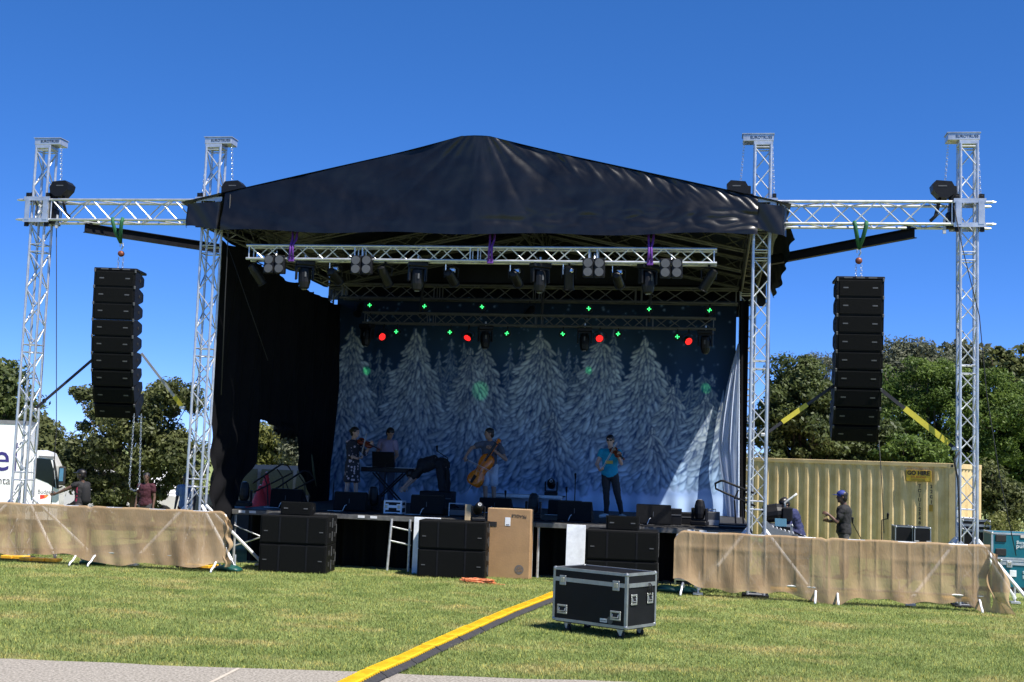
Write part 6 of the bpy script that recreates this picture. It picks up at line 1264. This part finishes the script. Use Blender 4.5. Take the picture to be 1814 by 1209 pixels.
cable([py(1700, 800, -.22), py(1690, 815, -.22), py(1697, 850, -.22), py(1699, 900, -.22), py(1700, 960, -.22)], .016, 'black strap tail hanging on the tower beside the container')
# ------------------------------------------------------------------ cable ramps
RY = mat('ramp_yellow', (.56, .34, .005), .55, 0, .1, 9, c2=(.74, .47, .012)); RB = mat('ramp_black', (.030, .029, .032), .75, 0, .3, 25, .3, 90)
cen = [pz(x, y, .06) for x, y in ((598, 1222), (640, 1202), (690, 1180), (745, 1153), (800, 1128), (855, 1104), (905, 1083), (950, 1066), (985, 1052), (1018, 1040), (1050, 1030))]
run = [0.0]
for a, b in zip(cen[:-1], cen[1:]): run.append(run[-1]+(b-a).length)
def along(s):
    for k in range(len(cen)-1):
        if s <= run[k+1]: return cen[k].lerp(cen[k+1], (s-run[k])/(run[k+1]-run[k]))
    return cen[-1]
ml = .92; nm = int(run[-1]/ml)
prof_b = [(-.155, 0.0), (-.15, .010), (-.080, .050), (.080, .050), (.15, .010), (.155, 0)]
bme = MB().prism(prof_b, -ml/2+.008, ml/2-.008, Matrix(((1, 0, 0, 0), (0, 0, 1, 0), (0, 1, 0, 0), (0, 0, 0, 1)))).mesh('ramp_base', RB)
lid = MB().box((0, 0, .056), (.165, ml-.022, .020), ch=.005)
for k in range(13):
    for s_ in (-1, 1): lid.box((s_*.086, -ml/2+.06+k*(ml-.12)/12, .053), (.026, .022, .012))
for k in range(22): lid.box((0, -ml/2+.05+k*(ml-.1)/21, .067), (.12, .010, .004))
lme = lid.mesh('ramp_lid', RY)
ordn = ['first', 'second', 'third', 'fourth', 'fifth', 'sixth', 'seventh', 'eighth', 'ninth', 'tenth', 'eleventh', 'twelfth', 'thirteenth', 'fourteenth', 'fifteenth']
for i in range(nm):
    a, b = along(i*ml), along((i+1)*ml); d = b-a; c_ = (a+b)/2; o = thing('cable_ramp', (c_.x, c_.y, .02 if i > 1 else .03), 'yellow and black cable ramp module, %s from the path edge toward the road case' % ordn[i], 'cable ramp', 'cable ramp modules', math.atan2(d.y, d.x)-math.pi/2+random.uniform(-.018, .018)); o.rotation_euler.x = random.uniform(-.012, .012); o.rotation_euler.y = random.uniform(-.03, .03)
    put('ramp_base', bme, o); put('ramp_lid', lme, o)
# ------------------------------------------------------------------ road case in the foreground
zb = .14; c0 = pz(1110, 1116, zb); cl = pz(977, 1098, zb); cr = pz(1166, 1102, zb); ex = (c0-cl); ang = math.atan2(ex.y, ex.x); LW = ex.length*0.985
dp = .66; topz = py(1110, 1017, c0.y).z; HH = topz-zb
nrm = Vector((-math.sin(ang), math.cos(ang), 0)); ctr = cl+(ex*.5)+nrm*dp/2
rc_ = flightcase('road_case', 'black road case with aluminium edges and casters standing on the grass', (ctr.x, ctr.y, 0), (LW, dp, HH), ang, CASEB, None, True, .22, CTRIM, .034, zb)
TD = mat('nickel_dish', (.42, .43, .40), .35, .7, .2, 20)
def dish(x, z, face, w_=.155, h_=.115):
    if face == 'f': M = Matrix.Translation((x, -dp/2, z))
    else: M = Matrix.Translation((LW/2, x, z)) @ Matrix.Rotation(R(90), 4, 'Z')
    d = thing_part('recessed_handle', rc_, M); f_ = MB()
    for s in (-1, 1): f_.box((0, -.006, s*(h_/2-.012)), (w_, .012, .024), ch=.004); f_.box((s*(w_/2-.012), -.006, 0), (.024, .0116, h_-.05), ch=.003)
    f_.build('dish_frame', TD, d); MB().box((0, .004, 0), (w_-.04, .008, h_-.04)).build('dish_well', RUB, d); MB().path([(-w_*.28, -.004, h_*.15), (-w_*.28, -.018, -.02), (w_*.28, -.018, -.02), (w_*.28, -.004, h_*.15)], .006, 6).build('grip', TD, d)
dish(-LW*.36, zb+.15, 'f'); dish(LW*.36, zb+.15, 'f'); dish(-dp*.27, zb+HH*.52, 's', .13, .13); dish(dp*.27, zb+HH*.52, 's', .13, .13)
MB().box((LW*.20, -dp/2+.003, zb+.075), (.10, .008, .045)).build('sticker', TAPE, rc_); MB().lathe([(.001, 0), (.045, 0), (.045, .004), (.001, .004)], 12, Matrix.Translation((LW*.285, -dp/2+.004, zb+.085)) @ Matrix.Rotation(R(90), 4, 'X')).build('round_sticker', GREYMK, rc_); text('AUDIO', .026, BLKPL, rc_, Matrix.Translation((LW*.20, -dp/2-.003, zb+.072)) @ FRONT, 'sticker_lettering', .001)
MB().path([(LW/2+.006, .16, zb+HH*.80), (LW/2+.03, .17, zb+HH*.76), (LW/2+.012, .19, zb+HH*.58)], .008, 6).path([(LW/2+.006, .14, zb+HH*.80), (LW/2+.03, .13, zb+HH*.76), (LW/2+.012, .14, zb+HH*.60)], .007, 6).build('strap_tail', RUB, rc_, smooth=True)
MB().box((0, 0, zb-.008), (LW-.06, dp-.06, .014)).build('base_board', RUB, rc_)
for sx in (-1, 1):
    for sy in (-1, 1):
        w_ = thing_part('caster', rc_, Matrix.Translation((sx*(LW/2-.16), sy*(dp/2-.12), 0)) @ Matrix.Rotation(R(random.uniform(-40, 40)), 4, 'Z')); MB().box((0, 0, zb-.02), (.09, .075, .012)).build('caster_plate', STEEL, w_)
        fk = MB(); [fk.prism([(-.045, zb-.025), (.045, zb-.025), (.02, .045), (-.0, .045)], -.004, .004, Matrix.Translation((0, s*.026, 0)) @ MXZ) for s in (-1, 1)]; fk.build('caster_fork', STEEL, w_); MB().lathe([(.02, -.018), (.045, -.018), (.05, -.01), (.05, .01), (.045, .018), (.02, .018)], 14, Matrix.Translation((.005, 0, .052)) @ Matrix.Rotation(R(90), 4, 'X')).build('caster_wheel', RUB, w_, smooth=True)
# closing: real edges catch the light
for m in bpy.data.meshes: m.update()
scn.cycles.max_bounces = 6; scn.cycles.diffuse_bounces = 3; scn.cycles.glossy_bounces = 3; scn.cycles.transparent_max_bounces = 8
